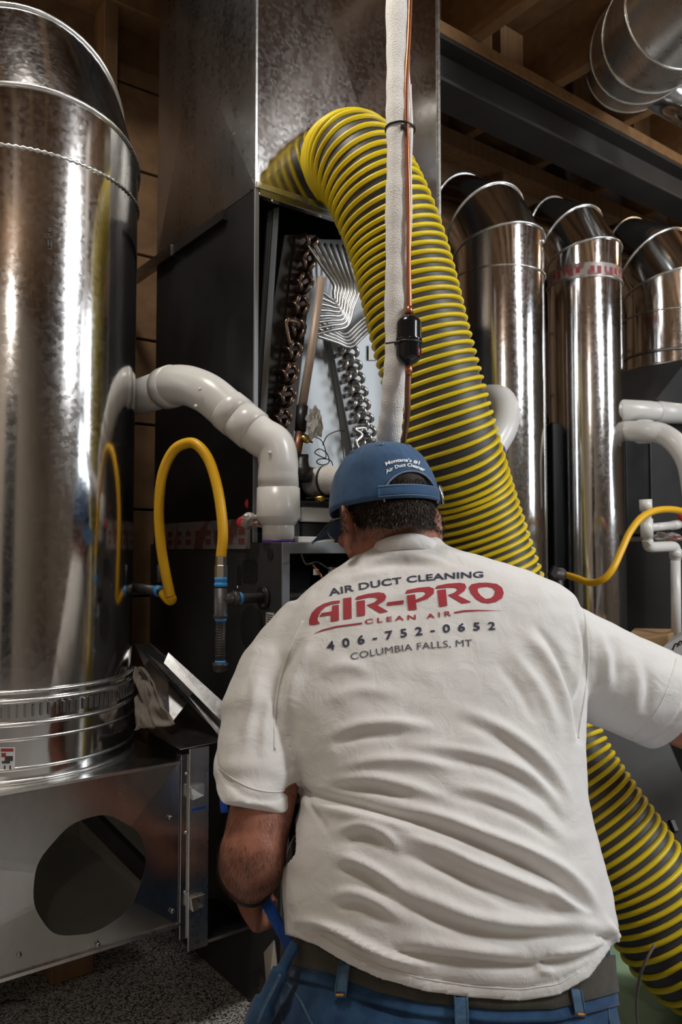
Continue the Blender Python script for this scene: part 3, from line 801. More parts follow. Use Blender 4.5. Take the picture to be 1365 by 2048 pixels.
mk('bottom_cleat', bar(W(x0, -.004, zz0 + .005), W(x1, -.004, zz0 + .005), .006, .012, Z), 'galv_bright', pl, smooth=False)
for px, py in ((545, 402), (520, 388), (640, 432)):
    screw(PB(px, py, -.007), -V, pl, .003, 'galv_bright')
# round-shouldered side duct left of the plenum
sdct = thing('side_duct', 'dark sheet metal duct leg rising behind the plenum on its left', 'duct box', W(-.1, .6, 1.6))
mk('leg_front', slab([PB(352, 480, .52), PB(405, 455, .52), PB(470, -40, .52), PB(420, -40, .52)], .1, V), 'galv_dark', sdct, smooth=False)

# ================================================================== YELLOW VACUUM HOSE
hpx = [((690, 330), 1.735), ((694, 322), 1.66), ((716, 328), 1.585), ((758, 400), 1.555), ((800, 510), 1.55), ((848, 700), 1.545), ((898, 880), 1.56), ((935, 1000), 1.60), ((972, 1110), 1.62),
       ((1020, 1250), 1.62), ((1072, 1400), 1.60), ((1136, 1545), 1.55), ((1262, 1732), 1.50), ((1375, 1905), 1.47), ((1540, 2000), 1.50), ((1740, 1990), 1.60)]
e0 = ab(P(*hpx[0][0], hpx[0][1]))
hp_ = [W(e0[0] + 0.02, 0.03, e0[2] - .01)] + [P(*a, y) for a, y in hpx]
for q in hp_[-2:]: q.z = max(q.z, 0.112)
hpath = catmull(hp_, 40)
# even resampling
def resample(pts, step):
    out = [pts[0]]; acc = 0
    for i in range(1, len(pts)):
        d = (pts[i] - pts[i - 1]).length
        while acc + d >= step:
            t = (step - acc) / d
            q = pts[i - 1].lerp(pts[i], t); out.append(q)
            pts[i - 1] = q; d = (pts[i] - q).length; acc = 0
        acc += d
    return out
PITCH = 0.0178; SEG = 40
hs = resample([p.copy() for p in hpath], PITCH / SEG)
T_, N_, B_2 = frames(hs)
ho = thing('vacuum_hose', 'thick yellow and black ribbed vacuum hose looping down from the plenum', 'hose', (hs[-1].x, hs[-1].y, 0))
HR_ = 0.0945
cen = hs[::20]
vs, fs = [], []
nb = 48
for i in range(0, len(hs), 10):
    ph = (i / SEG) % 1.0
    rr = HR_ - 0.0025 * (0.5 - 0.5 * math.cos(4 * math.pi * ph))
    for k in range(nb):
        a = 2 * math.pi * k / nb
        ph = (i / SEG - k / nb) % 1.0
        rr = HR_ - 0.003 * (0.5 - 0.5 * math.cos(4 * math.pi * ph))
        vs.append(hs[i] + N_[i] * (rr * math.cos(a)) + B_2[i] * (rr * math.sin(a)))
m_ = len(vs) // nb
for i in range(m_ - 1):
    for k in range(nb):
        fs.append((i * nb + k, i * nb + (k + 1) % nb, (i + 1) * nb + (k + 1) % nb, (i + 1) * nb + k))
mk('hose_wall', (vs, fs), 'hose_black', ho)
vs, fs = [], []
prof = [(-.0044, -.002), (-.0042, .0020), (-.0026, .0046), (0, .0056), (.0026, .0046), (.0042, .0020), (.0044, -.002)]
for i in range(len(hs)):
    a = 2 * math.pi * (i / SEG)
    rad = N_[i] * math.cos(a) + B_2[i] * math.sin(a)
    for s, h in prof:
        vs.append(hs[i] + rad * (HR_ + h) + T_[i] * s)
np_ = len(prof)
for i in range(len(hs) - 1):
    for k in range(np_ - 1):
        fs.append((i * np_ + k, i * np_ + k + 1, (i + 1) * np_ + k + 1, (i + 1) * np_ + k))
mk('helix_rib', (vs, fs), 'hose_yellow', ho)
mk('entry_ring', ringbead(miter_rings([W(e0[0] + .012, -.017, e0[2] - .005), W(e0[0] + .012, .01, e0[2] - .005)], .1, 48)[0], .004), 'galv_dark', ho)

# ================================================================== REFRIGERANT LINES
sl = thing('suction_line', 'white insulated refrigerant pipe hanging in front of the yellow hose', 'pipe', P(795, 980, 1.45))
lpts = [P(797, -60, 1.39), P(797, 150, 1.385), P(798, 300, 1.383), P(796, 460, 1.385), P(795, 620, 1.388), P(793, 740, 1.395), P(782, 840, 1.43), P(772, 905, 1.49), P(752, 945, 1.55), P(710, 957, 1.60), P(660, 960, 1.645), P(622, 964, 1.68)]
lc = catmull(lpts, 14)
rr = []
for i, p in enumerate(lc):
    t = i / (len(lc) - 1)
    rr.append(0.0222 + 0.0009 * math.sin(i * .37) + .0006 * math.sin(i * 1.3) + (0.0025 if t > .62 else 0) + max(0, t - .68) * .02)
mk('insulation', tube(lc, rr, 28), 'insulation_white', sl)
# folded lip of the wrap along the right side
lip = [p + Vector((0.0195, -0.008, 0)) for p in lc[16:82]]
mk('wrap_lip', tube(lip, [0.004 + .002 * math.sin(i * .2) ** 2 for i in range(len(lip))], 8), 'insulation_white', sl)
def tie(p, d, r, parent, tail=True):
    ring = miter_rings([Vector(p) - Vector(d) * .001, Vector(p) + Vector(d) * .001], r, 28)[0]
    o = mk('zip_tie', tube(ring, 0.0022, 6, closed=True), 'black_rubber', parent)
    return o
t1 = tie(P(801, 259, 1.384), (0.05, 0.05, 1), 0.0265, sl)
mk('tie_head', bevel(boxw(P(806, 255, 1.36).x - .004, P(806, 255, 1.36).x + .004, 1.352, 1.36, P(806, 257, 1.36).z - .003, P(806, 257, 1.36).z + .004), .001), 'black_rubber', t1, smooth=False)
pz = P(650, 962, 1.65)
tie(pz, (pz - P(690, 958, 1.62)).normalized(), 0.0305, sl)
ll = thing('liquid_line', 'thin copper liquid line with black filter drier beside the white pipe', 'pipe', P(815, 980, 1.42))
cpts = [P(823, -60, 1.372), P(819, 60, 1.372), P(813, 180, 1.366), P(815, 300, 1.362), P(818, 420, 1.362), P(818, 540, 1.365), P(820, 630, 1.368)]
mk('copper_tube', tube(catmull(cpts, 10), 0.0042, 12), 'copper', ll)
dr0, dr1 = P(818, 733, 1.362), P(819, 627, 1.362)
ax = (dr1 - dr0); Ld = ax.length
dd = mk('filter_drier', lathe(dr0, ax, [(0, .006), (.004, .0075), (.006, .013), (.012, .0195), (.018, .0222), (.044, .0225), (.0455, .0232), (.0485, .0232), (.05, .0225), (Ld - .018, .0222), (Ld - .012, .0195), (Ld - .005, .013), (Ld - .003, .0075), (Ld, .006)], 32), 'drier_black', ll)
q = P(836, 703, 1.348)
mk('red_sticker', tube([q + Z * .006, q - Z * .007], 0.004, 8, flat=.5), 'red_plastic', dd)
mk('flare_nut', lathe(dr1 - ax.normalized() * .001, ax, [(0, .008), (.008, .0065), (.014, .0052)], 12), 'copper', ll)
mk('flare_nut', lathe(dr0 + ax.normalized() * .001, -ax, [(0, .0075), (.008, .0065), (.016, .006)], 12), 'copper', ll)
mk('lower_tube', tube(catmull([P(818, 738, 1.365), P(816, 780, 1.37), P(815, 830, 1.385), P(808, 880, 1.42), P(795, 920, 1.48), P(770, 950, 1.54)], 8), [0.0055] * 17 + [.005] * 24, 12), 'copper_dull', ll)
dt = tie(P(818, 686, 1.363), ax.normalized(), 0.0238, ll)
mk('tie_tail', tube(catmull([P(772, 687, 1.36), P(785, 685, 1.345), P(800, 683, 1.34)], 5), .0016, 6), 'black_rubber', dt)

# ================================================================== PVC VENT (LEFT)
pv = thing('pvc_vent', 'white PVC vent pipe with two elbows rising from the furnace top', 'pvc pipe', P(557, 1072, 1.575))
zt_ = FT
v0 = P(557, 1072, 1.575); v0.z = FT
v1 = P(556, 935, 1.575); v1.x = v0.x + (-.001)
v1.y = v0.y
v2 = P(478, 838, 1.59)
v3 = P(418, 789, 1.615)
v4 = P(352, 770, 1.66)
v5 = P(285, 792, 1.76); v6 = P(215, 802, 1.86)
R3 = 0.0445
mk('riser', tube([v0, v0 + Z * .05], 0.0325, 32), 'pvc', pv)
mk('primer_ring', tube([v0 + Z * .0005, v0 + Z * .006], 0.0332, 32), 'pvc_primer', pv)
mk('reducer', lathe(v0 + Z * .035, Z, [(0, .034), (.014, .0435), (.018, .0445), (.075, .0435), (.0755, .0405), (.08, .0405)], 36), 'pvc', pv)
d12 = (v2 - v1).normalized()
el = catmull([v1 - Z * .012, v1 + Z * .012, v1 + Z * .035 + d12 * .012, v1 + d12 * .055 + Z * .02, v1 + d12 * .085 + Z * .012], 8)
mk('elbow', tube([v0 + Z * .11, v0 + Z * .112] + [v1 - Z * .02] + el, [.0395, .0415, .0412] + [.0405] * len(el), 32), 'pvc', pv)
h0 = el[-1]
d23 = (v3 - h0).normalized()
mk('hub', tube([h0 - d23 * .006, h0 - d23 * .004, h0 + d23 * .036, h0 + d23 * .038], [.040, .0435, .0435, .040], 32), 'pvc', pv)
mk('pipe', tube([h0, h0 + d23 * .06], .0405, 32), 'pvc', pv)
k0 = h0 + d23 * .05
mk('hub', tube([h0 + d23 * .040, h0 + d23 * .042, h0 + d23 * .072, h0 + d23 * .075], [.040, .0445, .0445, .0425], 32), 'pvc', pv)
el2 = catmull([h0 + d23 * .07, v3, v3.lerp(v4, .55) + Z * .006, v4, v4.lerp(v5, .25)], 10)
mk('elbow', tube(el2, .0425, 36), 'pvc', pv)
d45 = (v5 - v4).normalized()
hb = v4.lerp(v5, .22)
mk('hub', tube([hb - d45 * .022, hb - d45 * .02, hb + d45 * .012, hb + d45 * .014], [.0425, .0458, .0458, .042], 36), 'pvc', pv)
mk('pipe', tube([hb, v5, v6], .0405, 32), 'pvc', pv)
# moulded pips and printed ticks
for k, (px, py, Y) in enumerate(((425, 763, 1.583), (400, 778, 1.565), (392, 812, 1.56), (540, 905, 1.535))):
    mk('moulded_mark', lathe(P(px, py, Y), (0, -1, .2), [(0, .004), (.0015, .0035), (.002, .001)], 10), 'pvc', pv)

# ================================================================== GAS PIPING (LEFT)
gp = thing('gas_riser', 'black iron gas tee with blue tape and drip leg left of furnace', 'gas pipe', P(440, 1340, 1.5))
gz = PA(530, 1195, 0).z
g_in = W(0.0, -0.044, gz); g_tee = W(-0.0975, -0.044, gz)
def gpt(py):                     # point straight above/below the tee seen at image row py
    d = ray(443, py); t = g_tee.y / d.y
    return Vector((g_tee.x, g_tee.y, CAMZ + d.z * t))
mk('nipple', tube([g_in, g_tee], 0.0098, 18), 'iron_pipe', gp)
mk('grommet', lathe(W(-.0015, -.044, gz), -U, [(0, .023), (.004, .023), (.006, .014)], 24), 'black_rubber', gp)
mk('blue_seal', lathe(W(-.061, -.044, gz), U, [(0, .0128), (.006, .0128), (.010, .0105)], 18), 'blue_tape', gp)
mk('tee_body', merge(lathe(gpt(1236), Z, [(0, .0125), (.0, .0145), (.006, .0145), (.008, .0128), (gpt(1176).z - gpt(1236).z, .0128)], 24),
                     tube([g_tee, g_tee + U * .034], [.013, .0135], 20), tube([g_tee + U * .024, g_tee + U * .036], .0155, 20)), 'iron_pipe', gp)
mk('blue_seal', lathe(gpt(1173), Z, [(0, .0128), (.006, .0132), (.0065, .0118), (.011, .0118), (.0115, .0125), (.018, .0122)], 20), 'blue_tape', gp)
mk('blue_seal', lathe(gpt(1232), -Z, [(0, .0125), (.01, .011)], 20), 'blue_tape', gp)
mk('drip_leg', tube([gpt(1236), gpt(1328)], 0.0095, 18), 'iron_pipe', gp)
th = []
for k in range(13):
    z = gpt(1248 + k * 5.2)
    th.append(z)
for z in th: mk('pipe_thread', tube(hring(z, z.z, .0097, 20), .0011, 5, closed=True), 'iron_pipe', gp)
mk('blue_seal', lathe(gpt(1326), Z, [(0, .0108), (.005, .0102)], 18), 'blue_tape', gp)
mk('end_cap', lathe(gpt(1343), Z, [(0, .010), (.003, .0135), (.010, .0138), (.0105, .0155), (.0165, .0155)], 20), 'iron_pipe', gp)
mk('hex_fitting', lathe(gpt(1154), Z, [(0, .0125), (.022, .0125), (.024, .009)], 6), 'nickel', gp, smooth=False)
mk('hex_nut', lathe(gpt(1130), Z, [(0, .0108), (.014, .0108), (.02, .0095)], 6), 'nickel', gp, smooth=False)
gf = thing('gas_flex', 'yellow corrugated gas connector arching beside the white vent', 'gas hose', P(330, 1200, 1.62))
gt = gpt(1114)
gpts = [gt, P(446, 1060, gt.y + .005), P(437, 985, gt.y + .015), P(420, 925, 1.535), P(398, 893, 1.545), P(376, 886, 1.555), P(347, 902, 1.565), P(325, 950, 1.575), P(318, 1020, 1.585), P(322, 1090, 1.59), P(332, 1150, 1.595), P(341, 1192, 1.60)]
gc = catmull(gpts, 34)
mk('yellow_tube', tube(gc, [0.0108 if i % 2 else 0.0098 for i in range(len(gc))], 16), 'gas_yellow', gf)
mk('yellow_tube', tube(catmull([P(341, 1192, 1.60), P(344, 1199, 1.605), P(338, 1200, 1.61), P(326, 1186, 1.625)], 6), .0102, 16), 'gas_yellow', gf)
mk('swivel_nut', stub(P(330, 1190, 1.62), P(318, 1182, 1.635), 0.0095, 6), 'nickel', gf, smooth=False)
gs = thing('gas_stub', 'black iron gas stub with blue sealant coming from behind big pipe', 'gas pipe', P(300, 1180, 1.68))
mk('pipe', tube([P(318, 1182, 1.640), P(235, 1170, 1.72)], .0105, 18), 'iron_pipe', gs)
mk('blue_seal', tube([P(321, 1183, 1.636), P(314, 1181, 1.643)], .0118, 18), 'blue_tape', gs)
mk('valve_body', tube([P(322, 1130, 1.655), P(320, 1165, 1.65)], .008, 12), 'iron_pipe', gs)
# small red knobs and crumpled candy-like wrapper beside the vent
kb = mk('red_knob', lathe(P(487, 1045, 1.60), (-.2, -1, 0), [(0, .011), (.008, .0125), (.012, .010), (.013, .004)], 18), 'red_plastic')
tag(kb, 'small round red knob on the case beside the white vent, lower one', 'knob')
kb2 = mk('red_knob', lathe(P(503, 1008, 1.63), (-.2, -1, 0), [(0, .011), (.008, .0125), (.012, .010), (.013, .004)], 18), 'red_plastic')
tag(kb2, 'small round red knob half hidden behind the white vent, upper one', 'knob')
tag(crumple(P(506, 1042, 1.575), .017, 9, 'tape_foil', 'foil_wrapper', None, 1.3, .9), 'crumpled foil scrap with red print beside the white vent', 'scrap')
# ================================================================== FAR FURNACES AND THINGS AT RIGHT
f2 = thing('furnace', 'black furnace cabinet at the right edge behind the white condensate pipe', 'furnace', W(2.0, .2, 0))
mk('cabinet', boxv(1.64, 2.22, -0.10, .50, 0.0, 0.93, .004), 'furnace_grey', f2, smooth=False)
mk('door_panel', boxv(1.66, 2.20, -0.112, -0.10, 0.05, 0.90, .004), 'furnace_grey', f2, smooth=False)
mk('joint_strip', boxv(1.64, 2.22, -0.104, -0.06, 0.931, 0.955, .001), 'tape_foil', f2, smooth=False)
ccase = thing('coil_case', 'closed black coil cabinet at right edge above the far furnace', 'cabinet', W(2.0, .2, .956))
mk('cabinet', boxv(1.66, 2.22, 0.22, .60, 0.956, 1.42, .003), 'black_steel', ccase, smooth=False)
mk('panel', boxv(1.80, 2.20, 0.21, 0.22, 0.98, 1.40, .003), 'furnace_grey', ccase, smooth=False)
mk('hood', hexa([W(1.66, .10, 1.42), W(2.26, .10, 1.42), W(2.26, .6, 1.42), W(1.66, .6, 1.42), W(1.80, .06, 1.575), W(2.14, .06, 1.575), W(2.14, .40, 1.575), W(1.80, .40, 1.575)]), 'furnace_grey', ccase, smooth=False)
f3 = thing('furnace', 'black furnace between the two slim galvanised pipes and the yellow hose', 'furnace', W(.8, .4, 0))
mk('cabinet', boxv(0.70, 1.60, 0.40, .66, 0.0, 1.35, .004), 'black_steel', f3, smooth=False)
# two white vents at right edge
def bpt(px, py, b): return PB(px, py, b)
va = thing('pvc_vent', 'upper straight white PVC pipe at the right edge behind the slim duct', 'pvc pipe', bpt(1300, 822, .13))
a0, a1 = bpt(1236, 820, .13), bpt(1440, 828, .13)
mk('pipe', tube([a0, a1], .036, 28), 'pvc', va)
d = (a1 - a0).normalized(); h = bpt(1308, 823, .13)
mk('coupling', tube([h, h + d * .003, h + d * .30, h + d * .303], [.036, .041, .041, .036], 28), 'pvc', va)
vb = thing('pvc_vent', 'lower white PVC pipe at the right edge bending down', 'pvc pipe', bpt(1300, 863, -.03))
bp_ = [bpt(1236, 862, .16), bpt(1290, 863, .05), bpt(1325, 868, .0), bpt(1355, 890, -.05), bpt(1378, 930, -.08), bpt(1390, 1000, -.08)]
mk('pipe', tube(catmull(bp_, 8), .034, 28), 'pvc', vb)
h = bpt(1281, 863, .07)
mk('coupling', tube([h, h + d * .003, h + d * .045, h + d * .048], [.034, .040, .040, .036], 28), 'pvc', vb)
vc = thing('pvc_elbow', 'white PVC elbow with purple primer peeking out behind the yellow hose', 'pvc pipe', P(1000, 850, 2.0))
el = catmull([P(905, 812, 2.30), P(985, 797, 2.12), P(1008, 812, 2.07), P(1008, 850, 2.03), P(985, 893, 2.0), P(950, 950, 1.97), P(925, 1060, 1.96), P(922, 1300, 1.96), P(922, 1780, 1.96)], 10)
mk('elbow', tube(el[:43], .038, 28), 'pvc', vc)
mk('pipe', tube(el[36:], .032, 28), 'pvc', vc)
j = el[40]; dj = (el[42] - el[40]).normalized()
mk('primer_ring', tube([j, j + dj * .012], .0392, 28), 'pvc_primer', vc)
# condensate trap
ct = thing('condensate_pipe', 'thin white PVC condensate pipe with tee in front of the far black furnace', 'pvc pipe', bpt(1350, 1270, -.2))
CBb = -.17
q = lambda x, y: bpt(x, y, CBb)
tr = 0.0135
mk('riser', tube([q(1293, 1000), q(1296, 1092)], tr, 18), 'pvc', ct)
mk('cap', tube([q(1292, 999), q(1293, 1022)], tr * 1.25, 18), 'pvc', ct)
mk('coupling', tube([q(1294, 1038), q(1295, 1075)], tr * 1.25, 18), 'pvc', ct)
mk('branch', tube([q(1295, 1056), q(1352, 1050)], tr * .85, 18), 'pvc', ct)
mk('branch_cap', tube([q(1345, 1051), q(1357, 1049)], tr * 1.0, 18), 'pvc', ct)
mk('trap', tube(catmull([q(1296, 1080), q(1298, 1091), q(1306, 1094), q(1335, 1093), q(1349, 1094), q(1352, 1104), q(1352, 1120)], 6), tr * 1.1, 18), 'pvc', ct)
mk('coupling', tube([q(1352, 1098), q(1352, 1116)], tr * 1.25, 18), 'pvc', ct)
mk('drop', tube([q(1352, 1110), q(1354, 1290)], tr, 18), 'pvc', ct)
# second gas line
g2 = thing('gas_flex', 'yellow gas connector running to the right edge behind the man', 'gas hose', bpt(1180, 1180, -.2))
gpts = [(1133, 1150, -.06), (1150, 1155, -.09), (1180, 1165, -.14), (1205, 1160, -.18), (1226, 1138, -.2), (1244, 1100, -.2), (1262, 1062, -.2), (1288, 1032, -.2), (1325, 1019, -.2), (1370, 1024, -.2), (1420, 1050, -.18)]
gc = catmull([bpt(*p) for p in gpts], 16)
mk('yellow_tube', tube(gc, .0092, 14), 'gas_yellow', g2)
mk('swivel_nut', stub(bpt(1134, 1151, -.06), bpt(1124, 1148, -.05), .010, 6), 'nickel', g2, smooth=False)
gv = thing('gas_valve', 'black gas valve with iron drop pipe beside the second galvanised pipe', 'valve', bpt(1115, 1180, -.05))
mk('body', lathe(bpt(1126, 1149, -.05), -U, [(0, .010), (.004, .018), (.02, .020), (.03, .016), (.05, .012)], 18), 'iron_pipe', gv)
mk('drop_pipe', tube([bpt(1117, 1150, -.05), bpt(1119, 1200, -.05)], .013, 16), 'iron_pipe', gv)
mk('handle', bar(bpt(1112, 1135, -.06), bpt(1104, 1152, -.06), .008, .02), 'black_rubber', gv, smooth=False)
rk = mk('red_knob', lathe(bpt(1362, 1032, -.12), -V, [(0, .016), (.012, .018), (.016, .012)], 18), 'red_plastic')
tag(rk, 'red knob at right edge on the far furnace', 'knob')
rl = crumple(bpt(1335, 1076, -.135), .03, 5, 'tape_foil', 'foil_wrapper', None, 1.3, .5)
tag(rl, 'crumpled reddish foil scrap behind the white condensate pipe', 'scrap')
# leaning furnace door, box and sack at the right edge
dp = thing('door_panel', 'dark grey furnace door leaning behind the lower hose at right', 'panel', P(1300, 1900, 1.85))
qd = [P(1130, 1395, 2.02), P(1322, 1440, 1.98), P(1470, 1800, 1.80), P(1170, 1850, 1.80)]
mk('sheet', slab(qd, .02, (0, 1, .2), .004), 'furnace_grey', dp, smooth=False)
mk('handle', bar(P(1342, 1640, 1.855), P(1352, 1665, 1.84), .014, .014, Z, .002), 'black_rubber', dp, smooth=False)
cb = thing('cardboard_box', 'brown cardboard box half hidden behind the raised right sleeve', 'box', P(1310, 1330, 2.25))
mk('body', bevel(hexa([P(1240, 1420, 2.20), P(1345, 1420, 2.16), P(1365, 1420, 2.34), P(1260, 1420, 2.38), P(1240, 1283, 2.20), P(1340, 1268, 2.16), P(1362, 1258, 2.34), P(1268, 1256, 2.38)]), .004), 'cardboard', cb, smooth=False)
ws = thing('paper_sack', 'pale grey printed paper sack at the right edge above the sleeve', 'sack', P(1380, 1400, 2.0))
mk('body', bevel(hexa([P(1300, 1420, 2.0), P(1500, 1420, 1.9), P(1500, 1420, 2.1), P(1320, 1420, 2.12), P(1318, 1300, 2.0), P(1500, 1190, 1.92), P(1500, 1170, 2.06), P(1335, 1282, 2.1)]), .012), 'paper_grey', ws, smooth=False)
for k in range(3):
    mk('printed_stroke', tube(catmull([P(1346 + k * 9, 1300 - k * 6, 1.965 - k * .004), P(1352 + k * 9, 1288 - k * 5, 1.963 - k * .004), P(1362 + k * 8, 1290 - k * 5, 1.96 - k * .004)], 5), .0022, 6), 'black_rubber', ws)
# pale green pad and cord on the floor at lower right
gm = thing('floor_pad', 'pale green pad on the floor under the hose, lower right', 'pad', P(1280, 1950, 1.7))
mk('slab', bevel(hexa([(0.40, 1.45, 0.001), (1.2, 1.45, 0.001), (1.2, 2.0, 0.001), (0.40, 2.0, 0.001), (0.41, 1.46, 0.04), (1.2, 1.46, 0.04), (1.2, 2.0, 0.04), (0.41, 2.0, 0.04)]), .006), 'green_paint', gm, smooth=False)
cdp = [P(1310, 1890, 1.36), P(1296, 1915, 1.355), P(1283, 1945, 1.36), P(1277, 1975, 1.38), P(1274, 2010, 1.39), P(1278, 2050, 1.40)]
cdp.append(Vector((cdp[-1].x + .02, 1.40, 0.045)))
cd = mk('cord', tube(catmull(cdp, 8), .0024, 8), 'cord')
tag(cd, 'thin grey cord hanging off the lower hose at right', 'cord')
bt2 = thing('blue_tub', 'bright blue plastic tub rim in the lower right corner', 'tub', (0.69, 1.19, 0.0))
mk('wall', lathe((0.69, 1.19, 0.0), Z, [(0.0, .12), (0.15, .15), (.16, .156), (.155, .142), (0.15, .14), (.01, .11)], 40), 'blue_bright', bt2)
# blue strap and bent sheet on the floor beside the furnace
fs_ = thing('sheet_strip', 'grey bent metal strip on the floor in front of the furnace corner', 'strip', P(545, 1960, 1.6))
mk('leg', slab([P(528, 1905, 1.50), P(548, 1880, 1.50), P(560, 1990, 1.45), P(535, 2005, 1.45)], .003), 'galv_sheet', fs_, smooth=False)
mk('leg', slab([P(500, 1950, 1.55), P(520, 1935, 1.55), P(545, 1990, 1.47), P(530, 2003, 1.47)], .003), 'galv_dark', fs_, smooth=False)
bpn = thing('base_pan', 'dark sheet pan edge sticking out at the furnace foot beside the flange', 'pan', P(450, 1870, 1.55))
zpan = ab(PB(415, 1882, 0))[2]
mk('pan', slab([onplane(415, 1882, (0, 0, zpan), Z), onplane(503, 1853, (0, 0, zpan), Z), onplane(503, 1800, (0, 0, zpan), Z), onplane(415, 1800, (0, 0, zpan), Z)], .004, Z), 'black_steel', bpn, smooth=False)
mk('pan_edge', bar(onplane(415, 1882, (0, 0, zpan), Z), onplane(503, 1853, (0, 0, zpan), Z), .004, .006), 'galv_bright', bpn, smooth=False)
bs = mk('blue_strap', tube(catmull([P(447, 1520, 1.46), P(446, 1560, 1.46), P(447, 1600, 1.46), P(449, 1625, 1.46)], 5), .007, 8, flat=.4), 'blue_bright')
tag(bs, 'bright blue strap hanging behind the left sleeve', 'strap')
wl = mk('wire_loop', tube(catmull([P(0, 2010, 1.52), P(12, 2003, 1.54), P(38, 2002, 1.54), P(52, 1999, 1.55)], 5) , .0022, 6), 'black_rubber')
tag(wl, 'thin black wire end lying on the speckled floor, lower left', 'wire')
# ================================================================== THE PERSON
def fabric(name, c1, c2, weave, wstr, rough=0.85, nscale=14, wrink=0.0, wrscale=20, lo=.35, hi=.7, sheen=.15):
    m = bpy.data.materials.new(name); m.use_nodes = True
    N = m.node_tree.nodes; L = m.node_tree.links; b = N['Principled BSDF']
    b.inputs['Roughness'].default_value = rough; b.inputs['Specular IOR Level'].default_value = .25
    b.inputs['Sheen Weight'].default_value = sheen
    tc = N.new('ShaderNodeTexCoord')
    n = N.new('ShaderNodeTexNoise'); n.inputs['Scale'].default_value = nscale; n.inputs['Detail'].default_value = 6
    L.new(tc.outputs['Object'], n.inputs['Vector'])
    r = N.new('ShaderNodeValToRGB'); r.color_ramp.elements[0].position = lo; r.color_ramp.elements[1].position = hi
    r.color_ramp.elements[0].color = (*c1, 1); r.color_ramp.elements[1].color = (*c2, 1)
    L.new(n.outputs['Fac'], r.inputs['Fac']); L.new(r.outputs['Color'], b.inputs['Base Color'])
    w = N.new('ShaderNodeTexNoise'); w.inputs['Scale'].default_value = weave; w.inputs['Detail'].default_value = 1
    L.new(tc.outputs['Object'], w.inputs['Vector'])
    bp = N.new('ShaderNodeBump'); bp.inputs['Strength'].default_value = wstr; bp.inputs['Distance'].default_value = .001
    L.new(w.outputs['Fac'], bp.inputs['Height'])
    if wrink:
        w2 = N.new('ShaderNodeTexNoise'); w2.inputs['Scale'].default_value = wrscale; w2.inputs['Detail'].default_value = 3; w2.inputs['Distortion'].default_value = .6
        L.new(tc.outputs['Object'], w2.inputs['Vector'])
        bp2 = N.new('ShaderNodeBump'); bp2.inputs['Strength'].default_value = wrink; bp2.inputs['Distance'].default_value = .006
        L.new(w2.outputs['Fac'], bp2.inputs['Height']); L.new(bp.outputs['Normal'], bp2.inputs['Normal']); L.new(bp2.outputs['Normal'], b.inputs['Normal'])
    else:
        L.new(bp.outputs['Normal'], b.inputs['Normal'])
    MATS[name] = m
fabric('shirt_cotton', (0.70, 0.68, 0.655), (0.76, 0.745, 0.72), 700, .35, wrink=.5, wrscale=26, nscale=6)
fabric('denim', (0.010, 0.036, 0.09), (0.03, 0.085, 0.18), 600, .6, nscale=30, wrink=.3)
fabric('denim_edge', (0.03, 0.08, 0.15), (0.09, 0.15, 0.22), 600, .6, nscale=60)
fabric('cap_twill', (0.028, 0.07, 0.15), (0.045, 0.105, 0.21), 800, .5, nscale=18, wrink=.25, wrscale=18)
fabric('cap_edge', (0.12, 0.18, 0.26), (0.2, 0.26, 0.33), 800, .4, nscale=60)
fabric('belt_web', (0.05, 0.045, 0.034), (0.075, 0.067, 0.052), 900, .8, nscale=40)
mat('thread_white', (0.8, 0.8, 0.78), .7)
mat('thread_orange', (0.6, 0.27, 0.06), .7)
mat('print_red', (0.36, 0.018, 0.03), .65)
mat('print_navy', (0.025, 0.028, 0.06), .65)
mat('print_grey', (0.07, 0.07, 0.085), .65)
mat('skin', (0.40, 0.165, 0.105), .5, col2=(0.27, 0.095, 0.055), nscale=22, ndet=6, bump=.35, bscale=160, sss=.08)
mat('hair_dark', (0.022, 0.015, 0.011), .7, col2=(0.04, 0.028, 0.02), nscale=60, spec=.25)
mat('hair_grey', (0.30, 0.26, 0.22), .5, col2=(0.16, 0.12, 0.09), nscale=60)
mat('arm_hair', (0.06, 0.026, 0.012), .6)
mat('eye_white', (0.8, 0.78, 0.75), .2)
mat('lens_glass', (0.9, 0.9, 0.9), .05, trans=.9)

# torso slices: image row -> left/right silhouette, nearest (back) depth, thickness
TS = np.array([
 (1066, 756, 874, 1.312, .10), (1080, 746, 882, 1.305, .11), (1092, 736, 892, 1.292, .13), (1108, 716, 945, 1.280, .15), (1122, 694, 995, 1.275, .16), (1140, 666, 1052, 1.260, .175), (1165, 632, 1110, 1.245, .19),
 (1192, 602, 1148, 1.230, .205), (1230, 572, 1166, 1.213, .22), (1300, 545, 1172, 1.186, .24), (1400, 540, 1168, 1.152, .256), (1500, 572, 1163, 1.120, .268), (1560, 598, 1165, 1.104, .274), (1600, 603, 1168, 1.092, .282), (1650, 588, 1178, 1.078, .29),
 (1700, 570, 1190, 1.064, .30), (1800, 565, 1214, 1.040, .31), (1870, 572, 1226, 1.026, .31), (1950, 585, 1224, 1.015, .305), (2030, 596, 1212, 1.010, .30)], float)
JS = np.array([
 (1850, 596, 1206, 1.055, .262), (1880, 594, 1208, 1.048, .27), (1950, 582, 1212, 1.036, .285), (2000, 556, 1218, 1.022, .305), (2048, 532, 1226, 1.006, .33), (2110, 505, 1240, .995, .36), (2180, 490, 1262, .985, .38), (2260, 500, 1275, .99, .38)], float)
